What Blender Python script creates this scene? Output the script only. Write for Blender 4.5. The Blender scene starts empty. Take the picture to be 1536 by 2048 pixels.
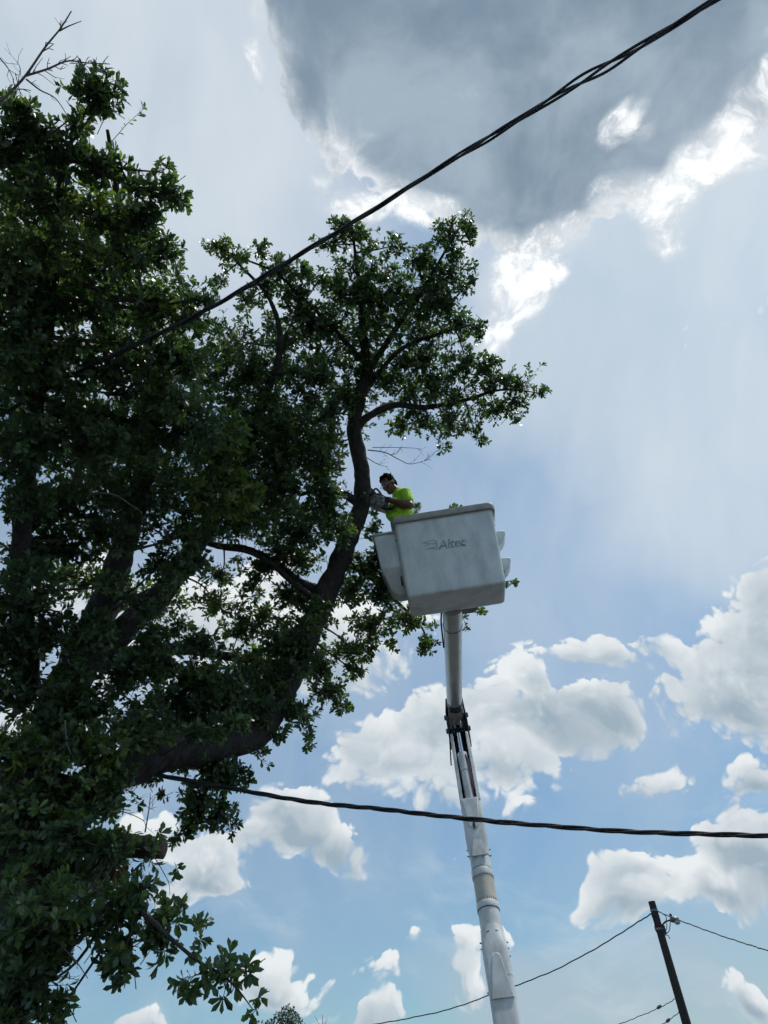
import bpy, bmesh, math, random
import numpy as np
from mathutils import Vector, Matrix, noise as mnoise

# ------------------------------------------------------------------ camera
scene = bpy.context.scene
COL = scene.collection
R_ = math.radians
FPX, PITCH, ROLL = 1440.0, R_(40.0), R_(6.0)          # focal length in photo pixels, tilt up, roll
CAM = Vector((0, 0, 1.6))
FW = Vector((0, math.cos(PITCH), math.sin(PITCH)))
_R0 = Vector((1, 0, 0)); _U0 = Vector((0, -math.sin(PITCH), math.cos(PITCH)))
CR = _R0*math.cos(ROLL) - _U0*math.sin(ROLL)
CU = _R0*math.sin(ROLL) + _U0*math.cos(ROLL)

def ray(x, y):
    return (FW + CR*((x-768)/FPX) - CU*((y-1024)/FPX)).normalized()
def at(x, y, d):                                      # photo pixel + distance in metres -> world point
    return CAM + ray(x, y)*d
def topix(p):
    v = Vector(p)-CAM
    z = v.dot(FW)
    return 768+FPX*v.dot(CR)/z, 1024-FPX*v.dot(CU)/z

cd = bpy.data.cameras.new('camera'); cam = bpy.data.objects.new('camera', cd); COL.objects.link(cam)
cd.sensor_fit = 'VERTICAL'; cd.sensor_height = 24.0; cd.lens = FPX*24.0/2048
cd.clip_start = 0.05; cd.clip_end = 6000
cam.matrix_world = Matrix(((CR.x, CU.x, -FW.x, CAM.x), (CR.y, CU.y, -FW.y, CAM.y), (CR.z, CU.z, -FW.z, CAM.z), (0, 0, 0, 1)))
scene.camera = cam
scene.render.resolution_x, scene.render.resolution_y = 768, 1024
scene.view_settings.view_transform = 'Standard'; scene.view_settings.look = 'None'
scene.view_settings.exposure = 0.0; scene.view_settings.gamma = 1.0
scene.view_settings.use_curve_mapping = False
scene.render.engine = 'CYCLES'
cy = scene.cycles
cy.use_denoising = True
cy.max_bounces = 6; cy.diffuse_bounces = 4; cy.glossy_bounces = 2; cy.transmission_bounces = 4; cy.transparent_max_bounces = 4
cy.use_adaptive_sampling = True; cy.adaptive_threshold = 0.03; cy.adaptive_min_samples = 8

# ------------------------------------------------------------------ sun
SUN = ray(1430, -190)                                 # high in front of the camera, behind the grey cloud
SUN_EL = math.asin(SUN.z); SUN_AZ = math.atan2(SUN.x, SUN.y)
sl = bpy.data.lights.new('sun', 'SUN'); sl.energy = 3.2; sl.angle = R_(2.0); sl.color = (1.0, 0.955, 0.88)
so = bpy.data.objects.new('sun', sl); COL.objects.link(so)
so.rotation_euler = (-SUN).to_track_quat('-Z', 'Y').to_euler()
so.location = (0, 0, 40)

# ------------------------------------------------------------------ sky: Nishita plus clouds laid out by direction
world = bpy.data.worlds.new('World'); scene.world = world; world.use_nodes = True
try: world.cycles.sampling_method = 'MANUAL'; world.cycles.sample_map_resolution = 512
except Exception: pass

class E:                                              # tiny expression layer over shader nodes
    def __init__(s, nt, sock): s.nt, s.s = nt, sock
    def _m(s, op, *a, clamp=False):
        n = s.nt.nodes.new('ShaderNodeMath'); n.operation = op; n.use_clamp = clamp
        for i, q in enumerate((s,)+a):
            if isinstance(q, E): s.nt.links.new(q.s, n.inputs[i])
            else: n.inputs[i].default_value = q
        return E(s.nt, n.outputs[0])
    def __add__(s, o): return s._m('ADD', o)
    def __radd__(s, o): return s._m('ADD', o)
    def __sub__(s, o): return s._m('SUBTRACT', o)
    def __mul__(s, o): return s._m('MULTIPLY', o)
    def __rmul__(s, o): return s._m('MULTIPLY', o)
    def __truediv__(s, o): return s._m('DIVIDE', o)
    def one_minus(s):
        return (s*-1.0)+1.0
    def madd(s, a, b): return s._m('MULTIPLY_ADD', a, b)
    def max(s, o): return s._m('MAXIMUM', o)
    def min(s, o): return s._m('MINIMUM', o)
    def clamp(s): return s._m('ADD', 0.0, clamp=True)
    def step(s, a, b):                                # smoothstep between a and b
        n = s.nt.nodes.new('ShaderNodeMapRange'); n.interpolation_type = 'SMOOTHSTEP'
        s.nt.links.new(s.s, n.inputs['Value']); n.inputs['From Min'].default_value = a; n.inputs['From Max'].default_value = b
        return E(s.nt, n.outputs[0])
    def scale(s, f):
        n = s.nt.nodes.new('ShaderNodeVectorMath'); n.operation = 'SCALE'
        s.nt.links.new(s.s, n.inputs[0]); s.nt.links.new(f.s, n.inputs['Scale'])
        return E(s.nt, n.outputs['Vector'])
    def vm(s, op, *a):
        n = s.nt.nodes.new('ShaderNodeVectorMath'); n.operation = op
        for i, q in enumerate((s,)+a):
            if isinstance(q, E): s.nt.links.new(q.s, n.inputs[i])
            else: n.inputs[i].default_value = q
        return E(s.nt, n.outputs['Value' if op in ('DOT_PRODUCT', 'LENGTH', 'DISTANCE') else 'Vector'])

def ncol(nt, c):
    n = nt.nodes.new('ShaderNodeRGB'); n.outputs[0].default_value = (*c, 1); return E(nt, n.outputs[0])
def mixc(f, a, b):
    n = f.nt.nodes.new('ShaderNodeMix'); n.data_type = 'RGBA'; n.clamp_factor = True
    f.nt.links.new(f.s, n.inputs[0])
    for i, q in ((6, a), (7, b)):
        if isinstance(q, E): f.nt.links.new(q.s, n.inputs[i])
        else: n.inputs[i].default_value = (*q, 1)
    return E(f.nt, n.outputs[2])
def comb(nt, x, y, z=0.0):
    n = nt.nodes.new('ShaderNodeCombineXYZ')
    for i, q in enumerate((x, y, z)):
        if isinstance(q, E): nt.links.new(q.s, n.inputs[i])
        else: n.inputs[i].default_value = q
    return E(nt, n.outputs[0])
def fbm(v, scale, detail=6.0, rough=0.55, dist=0.0, out=0, dims='2D', lac=2.0):
    n = v.nt.nodes.new('ShaderNodeTexNoise'); n.noise_dimensions = dims
    v.nt.links.new(v.s, n.inputs['Vector']); n.inputs['Scale'].default_value = scale
    n.inputs['Detail'].default_value = detail; n.inputs['Roughness'].default_value = rough
    n.inputs['Distortion'].default_value = dist; n.inputs['Lacunarity'].default_value = lac
    return E(v.nt, n.outputs[out])
def voro(v, scale, detail=2.0, rough=0.5, smooth=0.6):
    n = v.nt.nodes.new('ShaderNodeTexVoronoi'); n.voronoi_dimensions = '2D'; n.feature = 'F1'; n.normalize = True
    v.nt.links.new(v.s, n.inputs['Vector']); n.inputs['Scale'].default_value = scale
    n.inputs['Detail'].default_value = detail; n.inputs['Roughness'].default_value = rough
    return E(v.nt, n.outputs['Distance'])

def sky_uv(x, y):                                     # photo pixel -> stereographic sky coordinates about one fixed direction
    d = ray(x, y); z = 1+d.dot(FW)
    return d.dot(CR)/z, d.dot(CU)/z
def blobs(v, specs, grad=False):                      # soft ellipses on the sky: (x, y, rx, ry, weight)
    acc = None
    for k, (x, y, rx, ry, w) in enumerate(specs):
        u0, v0 = sky_uv(x, y)
        ua, _ = sky_uv(x+rx*0.5, y); ub, _ = sky_uv(x-rx*0.5, y); _, va = sky_uv(x, y-ry*0.5); _, vb = sky_uv(x, y+ry*0.5)
        sx, sy = 1/max(abs(ua-ub), 1e-4), 1/max(abs(va-vb), 1e-4)
        if k % 6 == 5: v = acc.vm('MULTIPLY_ADD', (1e-9, 1e-9, 0), v)   # keeps the shader compiler's stack small
        q = v.vm('MULTIPLY_ADD', (sx, sy, 0), (-u0*sx, -v0*sy, w))
        b = q.vm('DOT_PRODUCT', q)._m('MULTIPLY_ADD', -1.0, 1.0+w*w, clamp=True)
        t = q.scale(b); acc = t if acc is None else acc.vm('ADD', t)
    n = v.nt.nodes.new('ShaderNodeSeparateXYZ'); v.nt.links.new(acc.s, n.inputs[0])
    x, y, s = (E(v.nt, o) for o in n.outputs)
    return (s, x, y) if grad else s

CUM = [ # cumulus heaps low in the sky
 (1010,1385,120,100,1.0),(880,1420,110,80,.9),(780,1480,120,90,.9),(930,1500,190,95,1.0),(1120,1440,120,80,1.0),(1190,1410,80,60,.7),(760,1540,150,70,.7),(900,1590,170,50,.45),(1030,1540,110,60,.5),(1060,1330,61,73,0.50),
 (1180,1300,70,44,1.0),(1240,1330,73,41,0.58),(1310,1305,61,29,0.32),(1130,1310,61,32,0.36),
 (1500,1290,130,170,1.2),(1420,1370,130,90,1.1),(1500,1430,130,90,1.0),(1560,1180,80,130,1.0),(1650,1330,160,180,1.0),(1330,1420,73,61,0.50),
 (1300,1545,81,34,0.58),(1245,1560,49,22,0.40),(1480,1565,68,49,0.58),(1450,1600,49,44,0.43),(1530,1590,49,37,0.43),
 (1260,1740,90,70,1.0),(1230,1800,80,60,.9),(1450,1700,110,75,1.1),(1530,1740,110,90,1.1),(1400,1780,120,70,.8),(1300,1810,110,50,.8),(1480,1810,120,50,.8),(1640,1760,130,110,1.0),
 (600,1640,80,76,1.1),(550,1690,80,60,1.0),(640,1690,70,60,1.0),(700,1710,54,61,0.58),(560,1620,73,61,0.50),
 (430,1740,100,80,1.1),(370,1760,90,80,1.0),(450,1800,73,49,0.50),(300,1680,80,60,.7),
 (560,1935,68,54,0.72),(530,1960,81,49,0.65),(600,1970,73,41,0.58),(735,1955,61,54,0.54),(930,1890,54,61,0.72),(1000,1860,49,41,0.65),(940,1950,61,49,0.43),(700,2030,54,44,0.72),(755,2035,63,41,0.72),(270,2035,73,41,0.72),(825,1895,32,24,0.36),
 (1470,1975,63,63,0.72),(1510,2000,73,49,0.72),(1040,1625,44,20,0.29),
 (180,1180,180,90,1.0),(420,1230,190,110,1.0),(620,1290,160,110,1.0),(280,1360,190,80,.8),(90,1480,150,90,.8),(560,1150,90,60,.6),(330,1500,120,80,.6),(720,1300,110,90,.7),(830,1240,70,60,.5),
 (-60,1700,140,180,.9),(-250,1300,200,240,.8),(1800,1600,160,140,.8),(1900,1100,200,150,.8)]
DARK = [(1030,-110,560,650,1.5),(850,60,350,380,.8),(1480,-190,580,480,1.6),(1040,350,330,190,1.1),(1340,240,230,170,.9),(2100,-300,600,420,1.6),(1100,-700,900,500,1.6)]
WHITE = [(700,405,80,44,.7),(640,345,40,40,.35),(835,428,80,46,1.0),(880,400,50,30,.6),(960,520,150,90,.7),(1060,495,130,90,.8),(1130,450,90,60,.7),(1000,600,110,90,.7),(985,680,60,80,.5),(1090,560,60,40,.7),
 (760,415,70,30,.7),(900,470,70,50,.6),(1180,430,60,30,.6),(1250,240,46,52,.50),(1272,215,40,40,.42),(1238,268,36,30,.3),(1300,250,34,40,.3),(1290,375,110,56,.9),(1370,450,70,90,.9),(1345,390,90,60,.7),(1440,300,100,80,.8),(1500,240,80,100,.8),(1410,330,80,70,.7),(1360,500,44,40,.6),
 (498,125,34,46,.8),(520,40,36,60,.6),(1555,160,60,110,.8)]
VEIL = [(1130,1000,380,380,.22),(1250,850,320,260,.15),(250,250,560,740,1.35),(1330,620,430,430,.95),(1500,380,400,300,.8),(1480,950,330,330,.6),(1000,700,200,230,.45),(1280,1990,420,140,.9),(1000,1960,260,80,.4),(1536,1850,300,200,.5),(1420,1080,300,120,.45),(700,1200,500,300,.25)]

def build_world():
    nt = world.node_tree; nt.nodes.clear()
    out = nt.nodes.new('ShaderNodeOutputWorld'); bg = nt.nodes.new('ShaderNodeBackground')
    nt.links.new(bg.outputs[0], out.inputs[0])
    tc = nt.nodes.new('ShaderNodeTexCoord'); d = E(nt, tc.outputs['Generated']).vm('NORMALIZE')
    z = d.vm('DOT_PRODUCT', tuple(FW)).madd(1.0, 1.0).max(0.06)
    uv = comb(nt, d.vm('DOT_PRODUCT', tuple(CR))/z, d.vm('DOT_PRODUCT', tuple(CU))/z)
    sky = nt.nodes.new('ShaderNodeTexSky'); sky.sky_type = 'NISHITA'; sky.sun_disc = False
    sky.sun_elevation = SUN_EL; sky.sun_rotation = SUN_AZ; sky.altitude = 0; sky.air_density = 1.0; sky.dust_density = 0.6; sky.ozone_density = 1.1
    base = E(nt, sky.outputs[0]).vm('MULTIPLY', (SKY_K*.80, SKY_K*1.02, SKY_K*1.02))
    low = d.vm('DOT_PRODUCT', (0, 0, 1)).step(.05, .62)                        # thicker air low down, a little dimmer under the cloud deck
    base = base.vm('MULTIPLY', comb(nt, low*.34+.60, low*.28+.68, low*.22+.76))
    # shared noise
    warp = fbm(uv, 9.0, 3.0, 0.5, out=1).vm('SUBTRACT', (.5, .5, .5))
    uvw = uv.vm('ADD', warp.vm('MULTIPLY', (.05, .05, 0)))
    # thin high veil
    vn = fbm(uvw.vm('MULTIPLY', (1.0, .5, 1)), 7.0, 6.0, .55)
    vn2 = fbm(uvw.vm('MULTIPLY', (1.4, .45, 1)), 3.4, 6.0, .6)
    veil = blobs(uvw, VEIL)
    veil = veil.min(1.15)*.66 + (vn-.5)*.8 + .16
    veil = (veil*-1.9)._m('EXPONENT').one_minus().clamp()                       # thickness -> how much shows
    c = mixc(veil, base, mixc(low, V_LOW, mixc(vn2.step(.32, .68), V_COL, V_COL2)))
    # faint rays slanting down from behind the cloud
    su, sv = sky_uv(1430, -190)
    q = uv.vm('SUBTRACT', (su, sv, 0))
    sx = nt.nodes.new('ShaderNodeSeparateXYZ'); nt.links.new(q.s, sx.inputs[0])
    ang = E(nt, sx.outputs[0])._m('ARCTAN2', E(nt, sx.outputs[1]))
    rr = q.vm('LENGTH')
    raym = fbm(comb(nt, ang*3.0, rr*.3), 4.0, 1.5, .5).step(.45, .75)*rr.step(.20, .27)*rr.step(.48, .34)
    c = mixc(raym*.07, c, (.80, .84, .88))
    # cumulus
    w2 = fbm(uv, 38.0, 3.0, .55, out=1).vm('SUBTRACT', (.5, .5, .5))
    uvc = uvw.vm('ADD', w2.vm('MULTIPLY', (.010, .010, 0)))
    b0, gx, gy = blobs(uvc, CUM, True)
    n0 = fbm(uvc, 22.0, 5.0, .58)
    pf = voro(uvc, 34.0, 1.0, .6)*-2.6 + .75; pf2 = voro(uvc, 95.0, 1.0, .7)*-2.6 + .75   # round puffs, two sizes
    far = fbm(uv, 3.2, 3.0, .5).step(.50, .72)*uv.vm('LENGTH').step(.62, .9)   # beyond the placed heaps the sky carries on with its own
    d0 = b0.min(1.25)*1.05 + (n0-.5)*1.35 + pf*.62 + pf2*.44 + far*.8
    top = gy + gx*.25                                                          # upper side of the heaps
    soft = (top*-.55 + .40).max(.13).min(.95)                                  # crisp tops, soft bases
    al = ((d0-.20)/soft).step(0.0, 1.0)*(b0 + far).step(.04, .22)
    thick = (d0-.30).step(.0, 1.3)
    nl = fbm(uvc.vm('ADD', (5.3, 2.2, 0)), 12.0, 4.0, .5)
    sh = (top*.62 + pf*.34 + pf2*.28 + (nl-.5)*1.4 + thick*-.42 + .74).clamp()
    wsp = (fbm(uvc.vm('MULTIPLY', (.6, 1.3, 1)), 17.0, 6.0, .62) + b0*.14).step(.48, .92)*low.one_minus()*.55   # thin scud between the heaps
    c = mixc(wsp, c, (.66, .73, .785))
    c = mixc(al*.96, c, mixc(sh, C_LO, C_HI))
    # grey cloud with burnt-out rim
    n1 = fbm(uvc, 13.0, 6.0, .60)
    n3 = fbm(uvw.vm('ADD', (3.1, 1.7, 0)), 8.0, 6.0, .55)
    bd = blobs(uvw, DARK)
    n4 = fbm(uvc, 30.0, 5.0, .72)
    dd = bd.min(1.4) + (n1-.5)*.95 + (n4-.5)*.65 + pf*.16 + pf2*.14
    ad = (dd-.30).step(0.0, .14)
    core = (dd + (n3-.5)*1.1).step(.22, 1.05)
    core2 = (bd*.24 + (n3-.5)*2.4 + (n1-.5)*1.5 + pf*.12).step(-.15, .95)
    dcol = mixc(core, D_RIM, D_MID); dcol = mixc(core2, dcol, D_DARK)
    c = mixc(ad*.97, c, dcol)
    # white torn edges round it
    bw = blobs(uvc, WHITE)
    dw = bw*.62 + (n4-.5)*3.2 + (n1-.5)*2.4 + pf*.4 + pf2*.3
    c = mixc(bw.step(.0, 1.1)*.45, c, (.74, .79, .835))
    aw = (dw+.08).step(0.0, 1.35)*bw.step(.0, .7)
    c = mixc(aw*.95, c, mixc((dw-.2).step(.0, .9), W_LO, W_HI))
    nt.links.new(c.s, bg.inputs[0]); bg.inputs[1].default_value = 1.0
SKY_K = 0.13
V_COL, V_COL2, V_LOW = (.585, .68, .76), (.74, .80, .85), (.43, .52, .60)
C_LO, C_HI = (.34, .435, .51), (.84, .875, .89)
D_RIM, D_MID, D_DARK = (.92, .94, .96), (.37, .46, .545), (.20, .28, .365)
W_LO, W_HI = (.74, .79, .83), (1.05, 1.07, 1.08)
build_world()

# ------------------------------------------------------------------ helpers
rng = np.random.default_rng(7)
def mat(name, build):
    m = bpy.data.materials.new(name); m.use_nodes = True
    nt = m.node_tree; b = nt.nodes['Principled BSDF']; build(nt, b); return m
def setp(b, **k):
    for q, v in k.items():
        s = b.inputs[q.replace('_', ' ')]
        s.default_value = (*v, 1) if isinstance(v, tuple) and len(v) == 3 else v
def n_ramp(nt, sock, stops):
    r = nt.nodes.new('ShaderNodeValToRGB'); nt.links.new(sock, r.inputs[0])
    el = r.color_ramp.elements
    while len(el) < len(stops): el.new(0.5)
    for e, (p, c) in zip(el, stops): e.position = p; e.color = (*c, 1)
    return r.outputs[0]
def n_noise(nt, scale, detail=5, rough=.55, vec=None, dist=0.0):
    n = nt.nodes.new('ShaderNodeTexNoise'); n.inputs['Scale'].default_value = scale
    n.inputs['Detail'].default_value = detail; n.inputs['Roughness'].default_value = rough; n.inputs['Distortion'].default_value = dist
    if vec is None:
        tc = nt.nodes.new('ShaderNodeTexCoord'); vec = tc.outputs['Object']
    nt.links.new(vec, n.inputs['Vector']); return n.outputs[0]
def n_map(nt, scale, rot=(0, 0, 0)):
    tc = nt.nodes.new('ShaderNodeTexCoord'); m = nt.nodes.new('ShaderNodeMapping')
    nt.links.new(tc.outputs['Object'], m.inputs[0]); m.inputs['Scale'].default_value = scale; m.inputs['Rotation'].default_value = rot
    return m.outputs[0]
def n_bump(nt, b, sock, strength, dist=.01):
    n = nt.nodes.new('ShaderNodeBump'); n.inputs['Strength'].default_value = strength; n.inputs['Distance'].default_value = dist
    nt.links.new(sock, n.inputs['Height']); nt.links.new(n.outputs[0], b.inputs['Normal'])
def simple(name, col, rough=.5, metal=0.0, var=.12, scale=18.0, bump=0.0):
    def f(nt, b):
        setp(b, Roughness=rough, Metallic=metal)
        s = n_noise(nt, scale)
        lo = tuple(c*(1-var) for c in col); hi = tuple(min(1, c*(1+var)) for c in col)
        nt.links.new(n_ramp(nt, s, [(.3, lo), (.7, hi)]), b.inputs['Base Color'])
        if bump: n_bump(nt, b, s, bump, .004)
    return mat(name, f)

class MB:                                             # mesh collector
    def __init__(s): s.v = []; s.f = []
    def add(s, vs, fs):
        o = len(s.v); s.v += [tuple(p) for p in vs]; s.f += [tuple(i+o for i in f) for f in fs]; return s
    def box(s, c, h, M=None):
        c = Vector(c); vs = []
        for z in (-1, 1):
            for y in (-1, 1):
                for x in (-1, 1):
                    p = Vector((x*h[0], y*h[1], z*h[2])); p = M @ p if M else p; vs.append(c+p)
        return s.add(vs, [(0, 2, 3, 1), (4, 5, 7, 6), (0, 1, 5, 4), (2, 6, 7, 3), (0, 4, 6, 2), (1, 3, 7, 5)])
    def tube(s, pts, rad, n=8, cap=True, wob=0.0, up=None):
        pts = [Vector(p) for p in pts]; rs = rad if hasattr(rad, '__len__') else [rad]*len(pts)
        o = len(s.v); prev = None
        for i, p in enumerate(pts):
            t = (pts[min(i+1, len(pts)-1)]-pts[max(i-1, 0)]).normalized()
            if prev is None:
                a = Vector(up) if up else (Vector((0, 0, 1)) if abs(t.z) < .9 else Vector((1, 0, 0)))
                prev = (a - t*a.dot(t)).normalized()
            else: prev = (prev - t*prev.dot(t)).normalized()
            b = t.cross(prev)
            for k in range(n):
                an = 2*math.pi*k/n; r = rs[i]
                if wob:
                    q = p + (prev*math.cos(an)+b*math.sin(an))*r
                    r *= 1+wob*(mnoise.noise(q*(1.1/max(r, .02)*.35))*1.0 + .5*mnoise.noise(q*(1.0/max(r, .02))))
                s.v.append(tuple(p+(prev*math.cos(an)+b*math.sin(an))*r))
        for i in range(len(pts)-1):
            for k in range(n):
                k2 = (k+1) % n
                s.f.append((o+i*n+k, o+i*n+k2, o+(i+1)*n+k2, o+(i+1)*n+k))
        if cap:
            s.f.append(tuple(o+k for k in reversed(range(n)))); e = o+(len(pts)-1)*n
            s.f.append(tuple(e+k for k in range(n)))
        return s
    def loft(s, rings, cap=True):                     # rings: equal-length point lists
        o = len(s.v); n = len(rings[0])
        for r in rings: s.v += [tuple(p) for p in r]
        for i in range(len(rings)-1):
            for k in range(n):
                k2 = (k+1) % n
                s.f.append((o+i*n+k, o+i*n+k2, o+(i+1)*n+k2, o+(i+1)*n+k))
        if cap:
            s.f.append(tuple(o+k for k in reversed(range(n)))); e = o+(len(rings)-1)*n
            s.f.append(tuple(e+k for k in range(n)))
        return s
    def ball(s, c, r, n=10, m=7, M=None):
        c = Vector(c); r = (r, r, r) if not hasattr(r, '__len__') else r
        rings = []
        for j in range(1, m):
            th = math.pi*j/m; ring = []
            for k in range(n):
                ph = 2*math.pi*k/n
                p = Vector((r[0]*math.sin(th)*math.cos(ph), r[1]*math.sin(th)*math.sin(ph), -r[2]*math.cos(th)))
                ring.append(c+(M @ p if M else p))
            rings.append(ring)
        return s.loft(rings)
    def build(s, name, m, parent=None, smooth=False, flip=False):
        me = bpy.data.meshes.new(name); me.from_pydata(s.v, [], s.f); me.update()
        bm = bmesh.new(); bm.from_mesh(me); bmesh.ops.recalc_face_normals(bm, faces=bm.faces); bm.to_mesh(me); bm.free()
        if smooth:
            for p in me.polygons: p.use_smooth = True
            try: me.set_sharp_from_angle(angle=R_(42))
            except Exception: pass
        me.materials.append(m)
        return link(name, me, parent)
def link(name, me, parent=None):
    o = bpy.data.objects.new(name, me); COL.objects.link(o)
    if parent: setparent(o, parent)
    return o
def setparent(o, p):                                  # every parent sits at the identity or carries its own offset
    o.parent = p; o.matrix_parent_inverse = wm(p).inverted()
def wm(o):
    m = o.matrix_basis.copy()
    if o.parent: m = wm(o.parent) @ o.matrix_parent_inverse @ m
    return m
def thing(name, label, cat, loc=(0, 0, 0), group=None):
    o = bpy.data.objects.new(name, None); COL.objects.link(o); o.location = loc; o.empty_display_size = .2
    tag(o, label, cat, group); return o
def tag(o, label, cat, group=None):
    o['label'] = label; o['category'] = cat
    if group: o['group'] = group
    return o
def bevel(o, w, seg=2, ang=35):
    md = o.modifiers.new('bevel', 'BEVEL'); md.width = w; md.segments = seg; md.limit_method = 'ANGLE'; md.angle_limit = R_(ang)
    for p in o.data.polygons: p.use_smooth = True
    try: o.data.set_sharp_from_angle(angle=R_(70))
    except Exception: pass
    return o
def smooth_path(pts, per=8):                          # Catmull-Rom through the points
    P = [np.array(p, float) for p in pts]; P = [2*P[0]-P[1]]+P+[2*P[-1]-P[-2]]; out = []
    for i in range(1, len(P)-2):
        for k in range(per):
            t = k/per
            out.append(.5*((2*P[i])+(-P[i-1]+P[i+1])*t+(2*P[i-1]-5*P[i]+4*P[i+1]-P[i+2])*t*t+(-P[i-1]+3*P[i]-3*P[i+1]+P[i+2])*t**3))
    out.append(P[-2]); return out

# ------------------------------------------------------------------ ground
def ground_mat(nt, b):
    setp(b, Roughness=.95)
    a = n_noise(nt, .35, 8, .6); nt.links.new(n_ramp(nt, a, [(.3, (.036, .038, .041)), (.55, (.050, .052, .055)), (.75, (.07, .071, .073))]), b.inputs['Base Color'])
    n_bump(nt, b, n_noise(nt, 30, 4), .5, .03)
M_GROUND = mat('worn_asphalt', ground_mat)
g = MB(); N = 24
g.add([(-2500+5000*i/N, -2500+5000*j/N, 0) for j in range(N+1) for i in range(N+1)], [(j*(N+1)+i, j*(N+1)+i+1, (j+1)*(N+1)+i+1, (j+1)*(N+1)+i) for j in range(N) for i in range(N)])
ground = g.build('ground', M_GROUND); ground['kind'] = 'structure'; ground['label'] = 'worn grey asphalt under the oak and the lift'

# ------------------------------------------------------------------ aerial lift: basket, upper boom, elbow, lower boom
def white_mat(base, dirt, rough, sc=6.0):
    def f(nt, b):
        setp(b, Roughness=rough); b.inputs['Coat Weight'].default_value = .15
        s = n_noise(nt, sc, 8, .65, n_map(nt, (1, 1, .35))); t = n_noise(nt, sc*14, 4, .7)
        c = n_ramp(nt, s, [(.30, tuple(q*.86 for q in dirt)), (.42, dirt), (.56, base), (.8, tuple(min(1, q*1.06) for q in base))])
        mx = nt.nodes.new('ShaderNodeMix'); mx.data_type = 'RGBA'; mx.blend_type = 'MULTIPLY'; mx.inputs[0].default_value = .55
        nt.links.new(c, mx.inputs[6]); nt.links.new(n_ramp(nt, t, [(.28, (.62, .6, .55)), (.42, (1, 1, 1))]), mx.inputs[7])
        nt.links.new(mx.outputs[2], b.inputs['Base Color'])
        n_bump(nt, b, n_noise(nt, 3.0, 3), .12, .02)
    return mat('white_gelcoat', f)
M_BASKET = white_mat((.80, .86, .85), (.68, .735, .72), .42)
M_RIM = simple('basket_rim', (.42, .42, .38), .6, 0, .2, 12)
M_TUBE = simple('fibreglass_tube', (.50, .505, .475), .2, 0, .08, 5)
M_STEEL = white_mat((.67, .70, .70), (.53, .555, .55), .38, 5.0)
M_BEIGE = simple('beige_fibreglass', (.50, .47, .40), .4, 0, .08, 8)
M_DARK = simple('dark_steel', (.045, .05, .055), .45, .5, .3, 14)
M_GREY = simple('grey_steel', (.16, .17, .18), .4, .6, .25, 16)
M_CHROME = simple('chrome_rod', (.75, .77, .8), .12, 1.0, .03, 8)
M_RUBBER = simple('black_rubber', (.02, .02, .022), .6, 0, .2, 30)
M_RED = simple('red_hose', (.16, .03, .025), .5, 0, .2, 30)
def worn_letter(nt, b):
    s = n_noise(nt, 26, 6, .75); t = n_noise(nt, 90, 3, .6)
    mx = nt.nodes.new('ShaderNodeMath'); mx.operation = 'ADD'; nt.links.new(s, mx.inputs[0]); nt.links.new(t, mx.inputs[1])
    hl = nt.nodes.new('ShaderNodeMath'); hl.operation = 'MULTIPLY'; nt.links.new(mx.outputs[0], hl.inputs[0]); hl.inputs[1].default_value = .5
    nt.links.new(n_ramp(nt, hl.outputs[0], [(.38, (.15, .17, .18)), (.48, (.28, .31, .32)), (.56, (.66, .70, .69))]), b.inputs['Base Color']); setp(b, Roughness=.6)
M_LETTER = mat('worn_lettering', worn_letter)
M_FADED = simple('faded_mark', (.47, .49, .45), .6, 0, .12, 60)

LIFT_BASE = Vector((0.70, 9.30, 0))
lift = thing('aerial_lift', 'white aerial lift with square work basket on a jointed boom beside the oak', 'aerial lift', LIFT_BASE)
# basket frame: pose solved from the photograph's corners
_rz, _rx, _ry = R_(-3.26), R_(5.48), R_(-1.07)
BM = Matrix.Translation((.7375, 7.1203, 6.1183)) @ Matrix.Rotation(_rz, 4, 'Z') @ Matrix.Rotation(_rx, 4, 'X') @ Matrix.Rotation(_ry, 4, 'Y')
BMI = BM.inverted()
def BL(x, y, z): return BM @ Vector((x, y, z))
def BPX(px, py, yl):                                  # pixel ray cut by the basket's plane y = yl, as a basket-local point
    o = BMI @ CAM; d = BMI.to_3x3() @ ray(px, py); t = (yl-o.y)/d.y
    return o+d*t
BH, BWT, BWB, BDT, BDB = 1.05, .60, .566, .320, .268
def rrect(hx, hy, r, z, n=5):
    out = []
    for cx, cy, a0 in ((hx-r, hy-r, 0), (-hx+r, hy-r, 90), (-hx+r, -hy+r, 180), (hx-r, -hy+r, 270)):
        for k in range(n):
            a = R_(a0+90*k/(n-1)); out.append(BL(cx+r*math.cos(a), cy+r*math.sin(a), z))
    return out
def wall(z, inset=0.0):
    t = z/BH; return BWB+(BWT-BWB)*t-inset, BDB+(BDT-BDB)*t-inset
b = MB(); rings = []
rings.append(rrect(BWB-.05, BDB-.05, .04, -.002)); rings.append(rrect(BWB-.018, BDB-.018, .045, .004)); rings.append(rrect(BWB-.005, BDB-.005, .05, .014)); rings.append(rrect(BWB, BDB, .05, .034))
for k in range(1, 9):
    z = .03+(BH-.03)*k/8; hx, hy = wall(z); rings.append(rrect(hx, hy, .05, z))
for k in range(9):
    z = BH-(BH-.04)*k/8; hx, hy = wall(z, .022); rings.append(rrect(hx, hy, .04, z))
b.loft(rings)
basket = b.build('basket', M_BASKET, lift, True); basket['label'] = 'white square fibreglass work basket with worn lettering'
r = MB(); rr_ = []
for dx, z in ((.002, BH-.075), (.030, BH-.07), (.036, BH-.055), (.036, BH+.005), (.028, BH+.014), (-.02, BH+.014), (-.026, BH+.002)):
    rr_.append(rrect(BWT+dx, BDT+dx, .055+max(dx, 0), z))
r.loft(rr_, cap=False); rim = r.build('rim', M_RIM, basket, True)
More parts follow.
